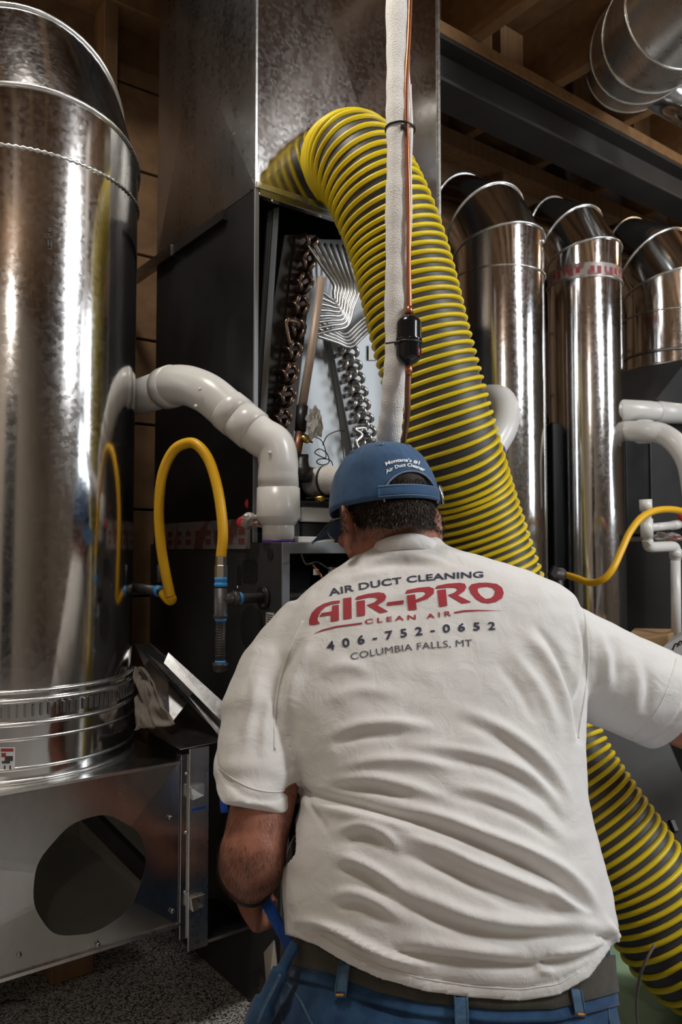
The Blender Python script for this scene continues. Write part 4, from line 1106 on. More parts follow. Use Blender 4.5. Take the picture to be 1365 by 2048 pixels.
def slice_pt(T, py, th, grow=0.0, ex=2.5):
    l, r, bk, tk = (np.interp(py, T[:, 0], T[:, k]) for k in (1, 2, 3, 4))
    Yc = bk + tk / 2
    pl_, pr_ = P(l, py, Yc), P(r, py, Yc)
    xc = (pl_.x + pr_.x) / 2; a = (pr_.x - pl_.x) / 2 + grow; b = tk / 2 + grow
    c, s = math.cos(th), math.sin(th)
    e = 2 / ex
    x = xc + a * math.copysign(abs(c) ** e, c)
    y = Yc - b * math.copysign(abs(s) ** e, s)       # th = 90 deg faces the camera
    d = ray(CX, py)
    return Vector((x, y, CAMZ + d.z / d.y * y))
def loft(T, rows, grow=0.0, n=72, ex=2.5, caps=True):
    vs, fs = [], []
    for py in rows:
        for k in range(n):
            vs.append(slice_pt(T, py, 2 * math.pi * k / n, grow, ex))
    m = len(rows)
    for i in range(m - 1):
        for k in range(n):
            fs.append((i * n + k, i * n + (k + 1) % n, (i + 1) * n + (k + 1) % n, (i + 1) * n + k))
    if caps:
        fs.append(tuple(reversed(range(n)))); fs.append(tuple((m - 1) * n + k for k in range(n)))
    return vs, fs
def fixn(vf):
    bm = bmesh.new(); vs = [bm.verts.new(v) for v in vf[0]]
    for f in vf[1]: bm.faces.new([vs[i] for i in f])
    bmesh.ops.recalc_face_normals(bm, faces=bm.faces)
    bm.verts.index_update()
    out = [v.co.copy() for v in bm.verts], [tuple(v.index for v in f.verts) for f in bm.faces]
    bm.free(); return out
def ellipsoid(c, ax, r, n=24, m=16, rot=None):
    """ax: three unit axes, r: three radii"""
    vs, fs = [], []
    c = Vector(c)
    for i in range(m + 1):
        t = math.pi * i / m
        for k in range(n):
            a = 2 * math.pi * k / n
            q = (math.sin(t) * math.cos(a) * r[0], math.sin(t) * math.sin(a) * r[1], math.cos(t) * r[2])
            vs.append(c + ax[0] * q[0] + ax[1] * q[1] + ax[2] * q[2])
    for i in range(m):
        for k in range(n):
            fs.append((i * n + k, i * n + (k + 1) % n, (i + 1) * n + (k + 1) % n, (i + 1) * n + k))
    return vs, fs
def ballchain(pts, rad, n=20, sub=6):
    """smooth limb with rounded ends"""
    c = catmull(pts, sub)
    r = np.interp(np.linspace(0, 1, len(c)), np.linspace(0, 1, len(rad)), rad)
    d0 = (c[0] - c[1]).normalized(); d1 = (c[-1] - c[-2]).normalized()
    pre = [c[0] + d0 * r[0] * k for k in (.95, .75, .4)]; post = [c[-1] + d1 * r[-1] * k for k in (.4, .75, .95)]
    rr = [r[0] * .3, r[0] * .66, r[0] * .92] + list(r) + [r[-1] * .92, r[-1] * .66, r[-1] * .3]
    return tube(pre + c + post, rr, n)
def remesh(vfs, voxel, smooth_it=4, fac=.5):
    vs, fs = merge(*[fixn(v) for v in vfs])
    me = bpy.data.meshes.new('tmp'); me.from_pydata([tuple(v) for v in vs], [], fs); me.update()
    o = bpy.data.objects.new('tmp', me); COL.objects.link(o)
    md = o.modifiers.new('r', 'REMESH'); md.mode = 'VOXEL'; md.voxel_size = voxel
    bpy.context.view_layer.update()
    dg = bpy.context.evaluated_depsgraph_get()
    m2 = bpy.data.meshes.new_from_object(o.evaluated_get(dg))
    bpy.data.objects.remove(o); bpy.data.meshes.remove(me)
    bm = bmesh.new(); bm.from_mesh(m2); bpy.data.meshes.remove(m2)
    for _ in range(smooth_it):
        bmesh.ops.smooth_vert(bm, verts=bm.verts, factor=fac, use_axis_x=True, use_axis_y=True, use_axis_z=True)
    return bm
def bm_out(bm):
    bm.verts.index_update()
    return [v.co.copy() for v in bm.verts], [tuple(v.index for v in f.verts) for f in bm.faces]

# ---- joints
S1, E1, W1 = P(592, 1300, 1.315), P(507, 1700, 1.165), P(502, 1772, 1.385)
S2, E2, W2 = P(1130, 1310, 1.325), P(1452, 1478, 1.40), P(1560, 1420, 1.66)
# ---- head frame
HO = P(768, 1016, 1.372)
az = math.radians(26); pit = math.radians(8)
fwd0 = Vector((-math.sin(az), math.cos(az), 0))
HF = (fwd0 * math.cos(pit) - Z * math.sin(pit)).normalized()
HL = Vector((-math.cos(az), -math.sin(az), 0))
HU = (fwd0 * math.sin(pit) + Z * math.cos(pit)).normalized()
def H(f, l, u): return HO + HF * f + HL * l + HU * u
AX = (HF, HL, HU)

def hand(w, d, n, side, curl, grip=1.0):
    """w wrist, d towards the fingers, n palmar normal, side = direction of the thumb; returns shells"""
    d = d.normalized(); n = (n - d * n.dot(d)).normalized(); s = side - d * side.dot(d); s = (s - n * s.dot(n)).normalized()
    out = []
    vs, fs = [], []
    for i, (t, hw, hk) in enumerate(((-.02, .026, .019), (.0, .028, .019), (.03, .037, .018), (.06, .042, .016), (.085, .041, .0135), (.097, .036, .009))):
        for k in range(20):
            a = 2 * math.pi * k / 20
            vs.append(w + d * t + s * (hw * math.cos(a)) + n * (hk * math.sin(a)))
    for i in range(5):
        for k in range(20): fs.append((i * 20 + k, i * 20 + (k + 1) % 20, (i + 1) * 20 + (k + 1) % 20, (i + 1) * 20 + k))
    fs.append(tuple(reversed(range(20)))); fs.append(tuple(5 * 20 + k for k in range(20)))
    out.append((vs, fs))
    for off, ln in ((.030, .074), (.010, .084), (-.011, .079), (-.031, .062)):
        p = w + d * .088 + s * off
        pts = [w + d * .07 + s * off * .9, p]; ang = 0
        for seg_, (frac, cu) in enumerate(((.46, curl[0]), (.31, curl[1]), (.23, curl[2]))):
            ang += math.radians(cu)
            p = p + (d * math.cos(ang) + n * math.sin(ang)) * (ln * frac)
            pts.append(p)
        out.append(ballchain(pts, (.0095, .0098, .0092, .0085, .0072), 12, 4))
    # thumb
    b0 = w + d * .018 + s * .028
    b1 = b0 + (d * .55 + s * .6 + n * .45).normalized() * .042
    b2 = b1 + (d * .65 + s * .05 + n * .8).normalized() * .034
    b3 = b2 + (d * .45 - s * .45 + n * .75).normalized() * .027
    out.append(ballchain([b0, b1, b2, b3], (.0145, .012, .0108, .0085), 12, 5))
    return out

tool0, tool1 = P(522, 1785, 1.405), P(588, 1905, 1.335)
tdir = (tool1 - tool0).normalized()
hd_dir = (P(484, 1818, 1.47) - W1).normalized()
hd_dir = (hd_dir - tdir * hd_dir.dot(tdir)).normalized()
hn = tdir.cross(hd_dir).normalized()
if hn.dot(Vector((0, 1, 0))) < 0: hn = -hn
hand1 = hand(W1 + hd_dir * .004, hd_dir, hn, tdir * -1, (62, 78, 50))
hand2 = hand(W2, (W2 - E2), Vector((0, .3, -1)), Vector((-1, .3, 0)), (20, 25, 15))

# ---- body: one continuous skin
ear = []
ec = H(-.012, .0765, -.040)
shells = []
rows_b = list(np.linspace(1100, 2010, 40))
shells.append(loft(TS, rows_b, grow=-.038, n=56))
shells.append(loft(JS, list(np.linspace(1900, 2250, 18)), grow=-.02, n=56))
shells.append(ellipsoid(H(-.006, 0, .022), AX, (.097, .076, .088)))                  # cranium
shells.append(ellipsoid(H(.024, 0, -.045), AX, (.066, .064, .078)))                  # face
shells.append(ellipsoid(H(.042, 0, -.090), AX, (.046, .047, .040)))                  # jaw and chin
shells.append(ellipsoid(H(.000, 0, -.070), AX, (.052, .062, .05)))                   # jaw corner
shells.append(ballchain([H(.082, 0, -.022), H(.094, 0, -.040), H(.103, 0, -.055)], (.008, .011, .013), 12))   # nose
shells.append(ellipsoid(H(.096, 0, -.062), AX, (.011, .018, .010)))
for sgn in (-1, 1):
    shells.append(ellipsoid(H(.072, sgn * .036, -.045), AX, (.02, .022, .018)))      # cheeks
    shells.append(ballchain([H(.078, sgn * .012, -.004), H(.080, sgn * .03, -.001), H(.07, sgn * .045, -.006)], (.008, .009, .008), 10))  # brow
    e = H(-.016, sgn * .0755, -.040)
    o_ = HL * sgn
    bk_ = (o_ * .80 - HF * .60).normalized()        # the ear stands off the head, back edge outwards
    ring = []
    for k in range(15):                                                              # helix of the ear
        t = math.radians(-130 + k * 21)
        ring.append(e + bk_ * (.006 + .019 * (math.cos(t) * .5 + .5)) + HF * (.014 - .014 * (math.cos(t) * .5 + .5)) + HU * (.036 * math.sin(t) + .002))
    shells.append(ballchain(ring, (.0048, .0052, .0056, .0052, .006), 10, 3))
    shells.append(ellipsoid(e + bk_ * .008 - HF * .004, (bk_, HU, bk_.cross(HU)), (.015, .030, .0042)))
    shells.append(ellipsoid(e + bk_ * .009 - HU * .036 + HF * .004, (HF, o_, HU), (.010, .0065, .012)))
    shells.append(ellipsoid(e + HF * .012 + o_ * .003 - HU * .004, (HF, o_, HU), (.006, .006, .009)))
shells.append(ballchain([H(.083, -.018, -.083), H(.089, 0, -.082), H(.083, .018, -.083)], (.005, .007, .005), 10))   # lips
shells.append(ballchain([H(.081, -.016, -.092), H(.087, 0, -.092), H(.081, .016, -.092)], (.005, .0075, .005), 10))
nb0 = P(812, 1140, 1.382)
shells.append(ballchain([H(-.014, 0, -.02), P(806, 1085, 1.370), nb0, nb0 - Z * .05], (.064, .062, .062, .068), 28))
shells.append(ballchain([S1, S1.lerp(E1, .5), E1], (.046, .050, .047), 24))
shells.append(ballchain([E1, E1.lerp(W1, .35), W1], (.049, .052, .031), 24))
shells.append(ballchain([S2, S2.lerp(E2, .5), E2], (.052, .057, .048), 24))
shells.append(ballchain([E2, E2.lerp(W2, .35), W2], (.048, .048, .03), 24))
HC = P(875, 2100, 1.17)
K1, K2 = Vector((-.02, 1.42, .095)), Vector((.36, 1.46, .095))
A1, A2 = Vector((.02, 1.06, .07)), Vector((.27, 1.06, .07))
hipl, hipr = Vector((.03, 1.17, .2)), Vector((.25, 1.17, .2))
for h_, k_, a_ in ((hipl, K1, A1), (hipr, K2, A2)):
    shells.append(ballchain([h_, h_.lerp(k_, .5), k_], (.085, .078, .06), 20))
    shells.append(ballchain([k_, k_.lerp(a_, .4), a_], (.055, .055, .038), 20))
    shells.append(ballchain([a_, a_ + Vector((0, -.07, -.01)), a_ + Vector((0, -.15, -.03))], (.04, .04, .028), 16))
shells += hand1 + hand2
bm = remesh(shells, .0048, 3, .5)
vf = bm_out(bm); bm.free()
body = mk('person', vf, 'skin', org=(HC.x, 1.2, 0))
tag(body, 'man seen from behind in white t-shirt, blue cap and jeans, crouching at the open furnace', 'person')

# eyes (turned away from the camera)
for sgn in (-1, 1):
    mk('eye', ellipsoid(H(.072, sgn * .031, -.020), AX, (.012, .012, .012), 14, 10), 'eye_white', body)

# ---- t-shirt
sh = [loft(TS, list(np.linspace(1074, 2030, 74)), n=110)]
d1 = (E1 - S1).normalized(); d2 = (E2 - S2).normalized()
end1 = P(510, 1566, 1.205); end2 = P(1326, 1402, 1.375)
sh.append(tube(catmull([P(640, 1255, 1.33), P(575, 1330, 1.312), P(530, 1440, 1.262), end1, end1 + (end1 - P(530, 1440, 1.262)) * .5], 6), [.07] * 7 + [.074] * 6 + [.066] * 6 + [.0595] * 6, 28))
s2a = P(1110, 1300, 1.33)
sh.append(tube(catmull([s2a, P(1200, 1345, 1.345), end2, end2 + (end2 - P(1200, 1345, 1.345)) * .6], 6), [.085] * 7 + [.086] * 6 + [.083] * 6, 30))
bm = remesh(sh, .0038, 12, .5)
# cut the sleeve ends and the hem open
ax1 = (end1 - P(535, 1420, 1.27)).normalized(); ax2 = (end2 - P(1200, 1345, 1.345)).normalized()
nrm1 = Vector((-.25, .30, -.93)).normalized()
nrm2 = (ax2 + Vector((.05, .0, -.10))).normalized()
def cut(center, nrm, radius, keep=lambda f: True):
    geom = [v for v in bm.verts if (v.co - center).length < radius]
    vset = set(geom)
    fsel = [f for f in bm.faces if all(v in vset for v in f.verts)]
    es = {e for f in fsel for e in f.edges}
    bmesh.ops.bisect_plane(bm, geom=list(vset) + list(es) + fsel, dist=1e-5, plane_co=center, plane_no=nrm)
    kill = [f for f in bm.faces if (f.calc_center_median() - center).length < radius and (f.calc_center_median() - center).dot(nrm) > 1e-5 and keep(f)]
    bmesh.ops.delete(bm, geom=kill, context='FACES')
cut(end1, nrm1, .125, lambda f: proj(f.calc_center_median())[0] < 591 and f.calc_center_median().y < 1.33)
cut(end2, nrm2, .16)
hemx = [560, 590, 640, 700, 760, 850, 950, 1050, 1120, 1180, 1215, 1232]
hemy = [1866, 1874, 1895, 1930, 1958, 1982, 1997, 2003, 1990, 1955, 1908, 1885]
def hem(px): return float(np.interp(px, hemx, hemy))
kill = []
for f in bm.faces:
    px, py = proj(f.calc_center_median())
    if py > 1840 and py > hem(px): kill.append(f)
bmesh.ops.delete(bm, geom=kill, context='FACES')
for e in bm.edges:
    if e.is_boundary:
        for v in e.verts:
            px, py = proj(v.co)
            if py > 1840:
                v.co.z -= (hem(px) - py) * v.co.y / FPX
loose = [v for v in bm.verts if not v.link_faces]
bmesh.ops.delete(bm, geom=loose, context='VERTS')
# folds: (points in the picture, half width px, height m); heights push the cloth out, negatives pull it in
FOLDS = [
 ([(585, 1578), (650, 1596), (720, 1612), (800, 1634), (880, 1652)], 9, -.010), ([(600, 1600), (680, 1622), (760, 1640), (830, 1660)], 14, .006),
 ([(800, 1612), (880, 1632), (960, 1662), (1040, 1694), (1120, 1734), (1170, 1780), (1205, 1832)], 12, .009),
 ([(840, 1648), (920, 1672), (1000, 1706), (1070, 1738), (1130, 1775), (1185, 1830)], 10, -.009),
 ([(800, 1668), (880, 1694), (960, 1730), (1040, 1762), (1100, 1790), (1160, 1835)], 11, .008),
 ([(790, 1700), (880, 1735), (960, 1772), (1040, 1806), (1110, 1826)], 13, -.008),
 ([(1095, 1770), (1115, 1792), (1150, 1815), (1190, 1830)], 8, .007),
 ([(800, 1770), (870, 1802), (960, 1836), (1060, 1850), (1150, 1846), (1222, 1862)], 16, .008),
 ([(790, 1800), (880, 1840), (980, 1868), (1080, 1872), (1180, 1872)], 12, -.006),
 ([(760, 1900), (850, 1914), (950, 1926), (1040, 1934), (1090, 1928), (1150, 1918), (1220, 1888)], 9, -.010),
 ([(1070, 1924), (1085, 1936), (1110, 1944)], 8, .006), ([(1090, 1908), (1160, 1898), (1215, 1880)], 12, .007),
 ([(800, 1880), (900, 1894), (1000, 1905), (1060, 1904)], 15, .006),
 ([(598, 1842), (640, 1846), (690, 1868), (740, 1896), (800, 1918), (860, 1930)], 9, .010), ([(600, 1858), (650, 1866), (700, 1892), (760, 1920)], 8, -.008),
 ([(640, 1875), (680, 1888), (730, 1925), (790, 1948)], 8, .007),
 ([(930, 1420), (1000, 1452), (1060, 1494), (1110, 1545), (1148, 1610)], 12, .005), ([(920, 1440), (990, 1472), (1050, 1515), (1100, 1568), (1140, 1630)], 11, -.005),
 ([(850, 1512), (930, 1520), (1010, 1545), (1080, 1590), (1140, 1660)], 13, -.005), ([(820, 1490), (920, 1502), (1010, 1524), (1090, 1572), (1150, 1640)], 13, .005),
 ([(900, 1570), (980, 1586), (1060, 1622), (1130, 1676)], 12, .004), ([(900, 1590), (980, 1608), (1060, 1645), (1120, 1690)], 10, -.004),
 ([(1045, 1262), (1085, 1305), (1115, 1360), (1140, 1430), (1150, 1490)], 13, .007), ([(1070, 1250), (1110, 1300), (1138, 1360), (1156, 1430), (1160, 1480)], 9, -.008),
 ([(1020, 1300), (1060, 1350), (1095, 1410), (1115, 1470)], 12, .004), ([(1000, 1330), (1040, 1380), (1070, 1440)], 10, -.003),
 ([(1160, 1215), (1172, 1280), (1168, 1360), (1160, 1430), (1158, 1480)], 7, -.012), ([(1146, 1230), (1160, 1300), (1156, 1380)], 8, .005),
 ([(1200, 1260), (1212, 1320), (1215, 1370)], 11, .006), ([(1225, 1270), (1235, 1320), (1235, 1370)], 10, -.004), ([(1262, 1300), (1275, 1360), (1268, 1420)], 14, .005), ([(1290, 1330), (1300, 1380), (1290, 1430)], 10, -.004),
 ([(600, 1285), (572, 1330), (560, 1380), (556, 1450)], 9, -.007), ([(622, 1290), (598, 1345), (582, 1400), (576, 1450)], 13, .007),
 ([(520, 1350), (505, 1420), (490, 1490)], 13, .005), ([(540, 1400), (530, 1460), (528, 1520)], 11, .005),
 ([(640, 1350), (690, 1330), (740, 1345)], 14, .004), ([(660, 1400), (720, 1380), (790, 1390)], 13, .003),
 ([(660, 1470), (720, 1450), (800, 1446), (870, 1456)], 12, .005), ([(660, 1490), (730, 1470), (810, 1466)], 10, -.004),
 ([(680, 1535), (760, 1520), (850, 1524), (910, 1536)], 12, .005), ([(660, 1560), (740, 1556), (820, 1572), (900, 1600)], 12, .006), ([(670, 1575), (750, 1580), (830, 1600)], 8, -.005),
 ([(672, 1662), (720, 1652), (770, 1668), (800, 1700)], 10, .007), ([(690, 1680), (730, 1674), (770, 1692)], 9, -.006),
 ([(676, 1712), (720, 1724), (770, 1752), (820, 1790)], 11, .007), ([(670, 1735), (720, 1748), (780, 1790)], 10, -.006),
 ([(668, 1790), (710, 1786), (760, 1806), (810, 1842)], 12, .006), ([(672, 1812), (720, 1814), (770, 1838)], 9, -.005),
 ([(1212, 1840), (1226, 1868), (1224, 1880)], 8, .008), ([(1190, 1872), (1222, 1876)], 6, -.008),
 ([(730, 1130), (790, 1112), (850, 1116), (900, 1130)], 9, .004), ([(720, 1142), (790, 1126), (860, 1130)], 8, -.003), ([(700, 1160), (760, 1142)], 8, .003),
]
bm.normal_update()
vl = list(bm.verts)
co_ = np.array([v.co for v in vl]); nn_ = np.array([v.normal for v in vl])
yy = co_[:, 1] * CP + (co_[:, 2] - CAMZ) * SP
zz = -co_[:, 1] * SP + (co_[:, 2] - CAMZ) * CP
PX = CX + FPX * co_[:, 0] / yy; PY = CY - FPX * zz / yy
view = np.stack([-co_[:, 0], -co_[:, 1], CAMZ - co_[:, 2]], 1); view /= np.linalg.norm(view, axis=1)[:, None]
facing = np.clip((np.sum(view * nn_, 1) + .15) / .4, 0, 1)
hgt = np.zeros(len(vl))
for pts, w, amp in FOLDS:
    c = catmull([Vector((x, y, 0)) for x, y in pts], 6)
    A = np.array([(p.x, p.y) for p in c]); m_ = len(A)
    best = np.full(len(vl), 1e9); tt = np.zeros(len(vl))
    sel = (PX > A[:, 0].min() - 60) & (PX < A[:, 0].max() + 60) & (PY > A[:, 1].min() - 60) & (PY < A[:, 1].max() + 60)
    idx = np.where(sel)[0]
    if not len(idx): continue
    bx, tx = best[idx], tt[idx]
    for i in range(m_ - 1):
        dv = A[i + 1] - A[i]; L2 = max(1e-6, dv @ dv)
        rel = np.stack([PX[idx] - A[i, 0], PY[idx] - A[i, 1]], 1)
        t = np.clip((rel @ dv) / L2, 0, 1)
        dd_ = np.hypot(rel[:, 0] - t * dv[0], rel[:, 1] - t * dv[1])
        u = dd_ < bx
        bx[u] = dd_[u]; tx[u] = ((i + t) / (m_ - 1))[u]
    hgt[idx] += 1.35 * amp * np.exp(-(bx / (w * .95)) ** 2) * np.clip(np.sin(np.pi * np.clip(tx, .02, .98)) ** .6, 0, 1)
# sewn hems: a shallow groove above the bottom edge and the sleeve openings
hemv = np.interp(PX, hemx, hemy)
hgt -= .0040 * np.exp(-((hemv - 26 - PY) / 4.0) ** 2) * (PX > 620)
for cen_, nr_, off in ((end1, nrm1, .022), (end2, nrm2, .024)):
    dist = (co_ - np.array(cen_)) @ np.array(nr_)
    near = np.linalg.norm(co_ - np.array(cen_), axis=1) < .15
    hgt -= near * .0034 * np.exp(-((dist + off) / .0036) ** 2)
for i, v in enumerate(vl):
    p = v.co
    k = .0016 * noise.noise(p * 28) + .0012 * noise.noise(Vector((p.x * 18, p.y * 18, p.z * 45)))
    v.co = p + Vector(nn_[i]) * float(hgt[i] * facing[i] + k)
bmesh.ops.smooth_vert(bm, verts=bm.verts, factor=.4, use_axis_x=True, use_axis_y=True, use_axis_z=True)
bmesh.ops.recalc_face_normals(bm, faces=bm.faces)
shirt_vf = bm_out(bm)
bvh = BVHTree.FromBMesh(bm)
bm.free()
shirt = mk('tshirt', shirt_vf, 'shirt_cotton', body)
sm = shirt.modifiers.new('thickness', 'SOLIDIFY'); sm.thickness = .0022; sm.offset = -1
# ribbed collar
colp = [P(728, 1118, 1.345), P(742, 1102, 1.326), P(766, 1088, 1.302), P(795, 1079, 1.292), P(822, 1076, 1.290), P(848, 1080, 1.295), P(868, 1090, 1.308), P(884, 1104, 1.34), P(886, 1125, 1.40), P(850, 1150, 1.445), P(800, 1160, 1.455), P(752, 1150, 1.42)]
colc = catmull(colp, 8, closed=True)
cc_ = sum(colc, Vector()) / len(colc)
cvs, cfs = [], []
for p in colc:
    o_ = (p - cc_); o_.z = 0; o_.normalize()
    up_ = Vector((0, .35, .94))
    for (a_, b_) in ((.000, .009), (.003, .0075), (.0045, .000), (.0045, -.014), (-.006, -.022), (-.003, 0.0)):
        cvs.append(p + o_ * a_ + up_ * b_)
nc = len(colc)
for i in range(nc):
    for k in range(6):
        cfs.append((i * 6 + k, i * 6 + (k + 1) % 6, ((i + 1) % nc) * 6 + (k + 1) % 6, ((i + 1) % nc) * 6 + k))
mk('collar', (cvs, cfs), 'shirt_cotton', shirt)

def on_shirt(px, py, off=.0006):
    d = ray(px, py).normalized()
    hit, nr, _, _ = bvh.ray_cast(Vector((0, 0, CAMZ)), d)
    return None if hit is None else hit - d * off
for pts in ([(1164, 1206), (1174, 1250), (1178, 1310), (1172, 1380), (1163, 1440), (1158, 1476)], [(606, 1242), (582, 1292), (560, 1360), (550, 1430), (550, 1500)]):
    cc2 = [on_shirt(p.x, p.y) for p in catmull([Vector((x, y, 0)) for x, y in pts], 10)]
    cc2 = [p for p in cc2 if p is not None]
    # keep only the run that stays on one side of the fold
    run = [cc2[0]]
    for p in cc2[1:]:
        if (p - run[-1]).length < .03: run.append(p)
    mk('sleeve_seam', tube(run, .0015, 6), 'shirt_cotton', shirt)
for pts in ([(1354, 1316), (1344, 1352), (1328, 1396), (1302, 1438), (1262, 1478)], [(438, 1536), (470, 1560), (505, 1577), (545, 1584), (578, 1580)],
            [(x, hem(x) - 24) for x in range(640, 1200, 40)]):
    cc2 = [on_shirt(p.x, p.y, .0004) for p in catmull([Vector((x, y, 0)) for x, y in pts], 8)]
    cc2 = [p for p in cc2 if p is not None]
    run = [cc2[0]]
    for p in cc2[1:]:
        if (p - run[-1]).length < .03: run.append(p)
    mk('hem_stitch', tube(run, .0010, 6), 'shirt_cotton', shirt)
# ---- lettering on the back, laid on the cloth
def text2d(s, spacing=1.0, bold=0.0):
    c = bpy.data.curves.new('t', 'FONT'); c.body = s; c.space_character = spacing; c.offset = bold; c.resolution_u = 4
    o = bpy.data.objects.new('t', c); COL.objects.link(o)
    bpy.context.view_layer.update()
    me = bpy.data.meshes.new_from_object(o.evaluated_get(bpy.context.evaluated_depsgraph_get()))
    bpy.data.objects.remove(o); bpy.data.curves.remove(c)
    return me
def poly2d(polys):
    c = bpy.data.curves.new('t', 'CURVE'); c.dimensions = '2D'; c.fill_mode = 'BOTH'
    for pts in polys:
        sp = c.splines.new('POLY'); sp.points.add(len(pts) - 1)
        for q, (x, y) in zip(sp.points, pts): q.co = (x, y, 0, 1)
        sp.use_cyclic_u = True
    o = bpy.data.objects.new('t', c); COL.objects.link(o)
    bpy.context.view_layer.update()
    me = bpy.data.meshes.new_from_object(o.evaluated_get(bpy.context.evaluated_depsgraph_get()))
    bpy.data.objects.remove(o); bpy.data.curves.remove(c)
    return me
def wrap(name, me, fn, tree, m, parent, off=.0012, grid=4.0):
    """map flat letters through fn -> picture point, drop them on the surface along the sight line"""
    bm = bmesh.new(); bm.from_mesh(me); bpy.data.meshes.remove(me)
    for v in bm.verts:
        x, y = fn(v.co.x, v.co.y); v.co = (x, y, 0)
    xs = [v.co.x for v in bm.verts]; ys = [v.co.y for v in bm.verts]
    for lo_, hi_, n in ((min(xs), max(xs), Vector((1, 0, 0))), (min(ys), max(ys), Vector((0, 1, 0)))):
        t = lo_ + grid
        while t < hi_:
            bmesh.ops.bisect_plane(bm, geom=bm.verts[:] + bm.edges[:] + bm.faces[:], dist=1e-4, plane_co=n * t, plane_no=n)
            t += grid
    o = Vector((0, 0, CAMZ))
    for v in bm.verts:
        d = ray(v.co.x, v.co.y).normalized()
        hit, nr, _, _ = tree.ray_cast(o, d)
        if hit is None: hit, nr = P(v.co.x, v.co.y, 1.25), -d
        v.co = hit - d * off
    bmesh.ops.triangulate(bm, faces=bm.faces)
    out = bm_out(bm); bm.free()
    return mk(name, out, m, parent, smooth=False)
LX = lambda x: 610 + x / 3.329
LY = lambda y: 1130 + y / 3.329
def line_fn(me, x0, x1, bx_, by_, cap0, cap1):
    xs = [v.co.x for v in me.vertices]; ys = [v.co.y for v in me.vertices]
    a, b = min(xs), max(xs)
    capH = 0.73
    def fn(x, y):
        t = (x - a) / (b - a); X = x0 + t * (x1 - x0)
        base = float(np.interp(X, bx_, by_)); cap = cap0 + (cap1 - cap0) * t
        sl_ = (np.interp(X + 20, bx_, by_) - np.interp(X - 20, bx_, by_)) / 40
        return LX(X + sl_ * y / capH * cap * .6), LY(base - y / capH * cap)
    return fn
def smooth_poly(bx_, by_):
    k = np.polyfit(bx_, by_, 2); xs = np.linspace(min(bx_) - 40, max(bx_) + 40, 40)
    return xs, np.polyval(k, xs)
def put_line(name, s, x0, x1, bx_, by_, c0, c1, m, spacing=1.0, bold=0.0):
    me = text2d(s, spacing, bold); bx_, by_ = smooth_poly(bx_, by_)
    return wrap(name, me, line_fn(me, x0, x1, bx_, by_, c0, c1), bvh, m, shirt)
put_line('lettering_top', 'AIR DUCT CLEANING', 162, 1190, (165, 370, 610, 800, 1000, 1180), (207, 160, 126, 106, 90, 80), 46, 40, 'print_navy', 1.02, .022)
put_line('lettering_tagline', 'CLEAN', 402, 740, (402, 520, 620, 740), (393, 379, 369, 361), 32, 32, 'print_red', 1.5, .018)
put_line('lettering_tagline', 'AIR', 812, 976, (812, 900, 976), (357, 346, 337), 32, 34, 'print_red', 1.6, .018)
put_line('lettering_phone', '406-752-0652', 150, 1270, (160, 260, 365, 545, 645, 750, 935, 1040, 1140, 1260), (568, 546, 527, 494, 482, 468, 447, 439, 433, 430), 58, 52, 'print_navy', 2.05, .028)
put_line('lettering_town', 'COLUMBIA FALLS, MT', 308, 1114, (330, 450, 610, 760, 900, 1110), (629, 604, 579, 563, 553, 539), 46, 47, 'print_grey', 1.03, 0.0)
LOGO = {
 'A': [[(28, 396), (29, 362), (46, 318), (82, 281), (128, 256), (180, 241), (234, 235), (232, 252), (182, 260), (138, 277), (108, 304), (90, 335), (84, 358), (90, 376), (103, 389), (62, 397)],
       [(182, 270), (226, 264), (228, 368), (172, 376), (172, 331), (96, 343), (114, 319), (180, 308)]],
 'I': [[(255, 222), (310, 214), (312, 354), (256, 362)]],
 'R': [[(336, 226), (350, 209), (420, 191), (490, 181), (528, 187), (543, 207), (532, 235), (482, 267), (557, 309), (500, 319), (412, 266), (462, 249), (487, 228), (470, 213), (430, 213), (350, 230)],
       [(344, 241), (400, 233), (402, 334), (346, 342)]],
 'dash': [[(550, 248), (660, 234), (658, 258), (546, 270)]],
 'P': [[(668, 190), (682, 166), (760, 150), (828, 144), (860, 156), (860, 188), (818, 224), (742, 248), (740, 230), (785, 211), (808, 189), (795, 176), (755, 177)],
       [(680, 202), (735, 194), (746, 296), (690, 301)]],
 'R2': [[(868, 158), (882, 138), (950, 124), (1030, 118), (1066, 124), (1077, 145), (1062, 174), (1020, 202), (1110, 246), (1050, 256), (953, 199), (998, 183), (1020, 162), (1002, 150), (960, 149)],
        [(882, 168), (940, 160), (950, 270), (895, 278)]],
 'O': [[(1093, 150), (1110, 128), (1160, 118), (1220, 117), (1280, 125), (1315, 150), (1326, 185), (1315, 220), (1275, 245), (1225, 254), (1180, 248), (1140, 225), (1105, 185)],
       [(1150, 158), (1155, 180), (1175, 205), (1205, 226), (1240, 220), (1262, 200), (1268, 172), (1250, 150), (1215, 143), (1175, 146)]],
 'sw1': [[(50, 461), (115, 430), (210, 405), (382, 382), (383, 392), (215, 414), (120, 437)]],
 'sw2': [[(995, 312), (1060, 300), (1150, 298), (1338, 303), (1150, 305), (1068, 310), (1000, 322)]],
}
for k, polys in LOGO.items():
    nm = 'logo_swoosh' if k.startswith('sw') else 'logo_letter'
    wrap(nm, poly2d([[(x, -y) for x, y in p] for p in polys]), lambda x, y: (LX(x), LY(-y)), bvh, 'print_red', shirt)

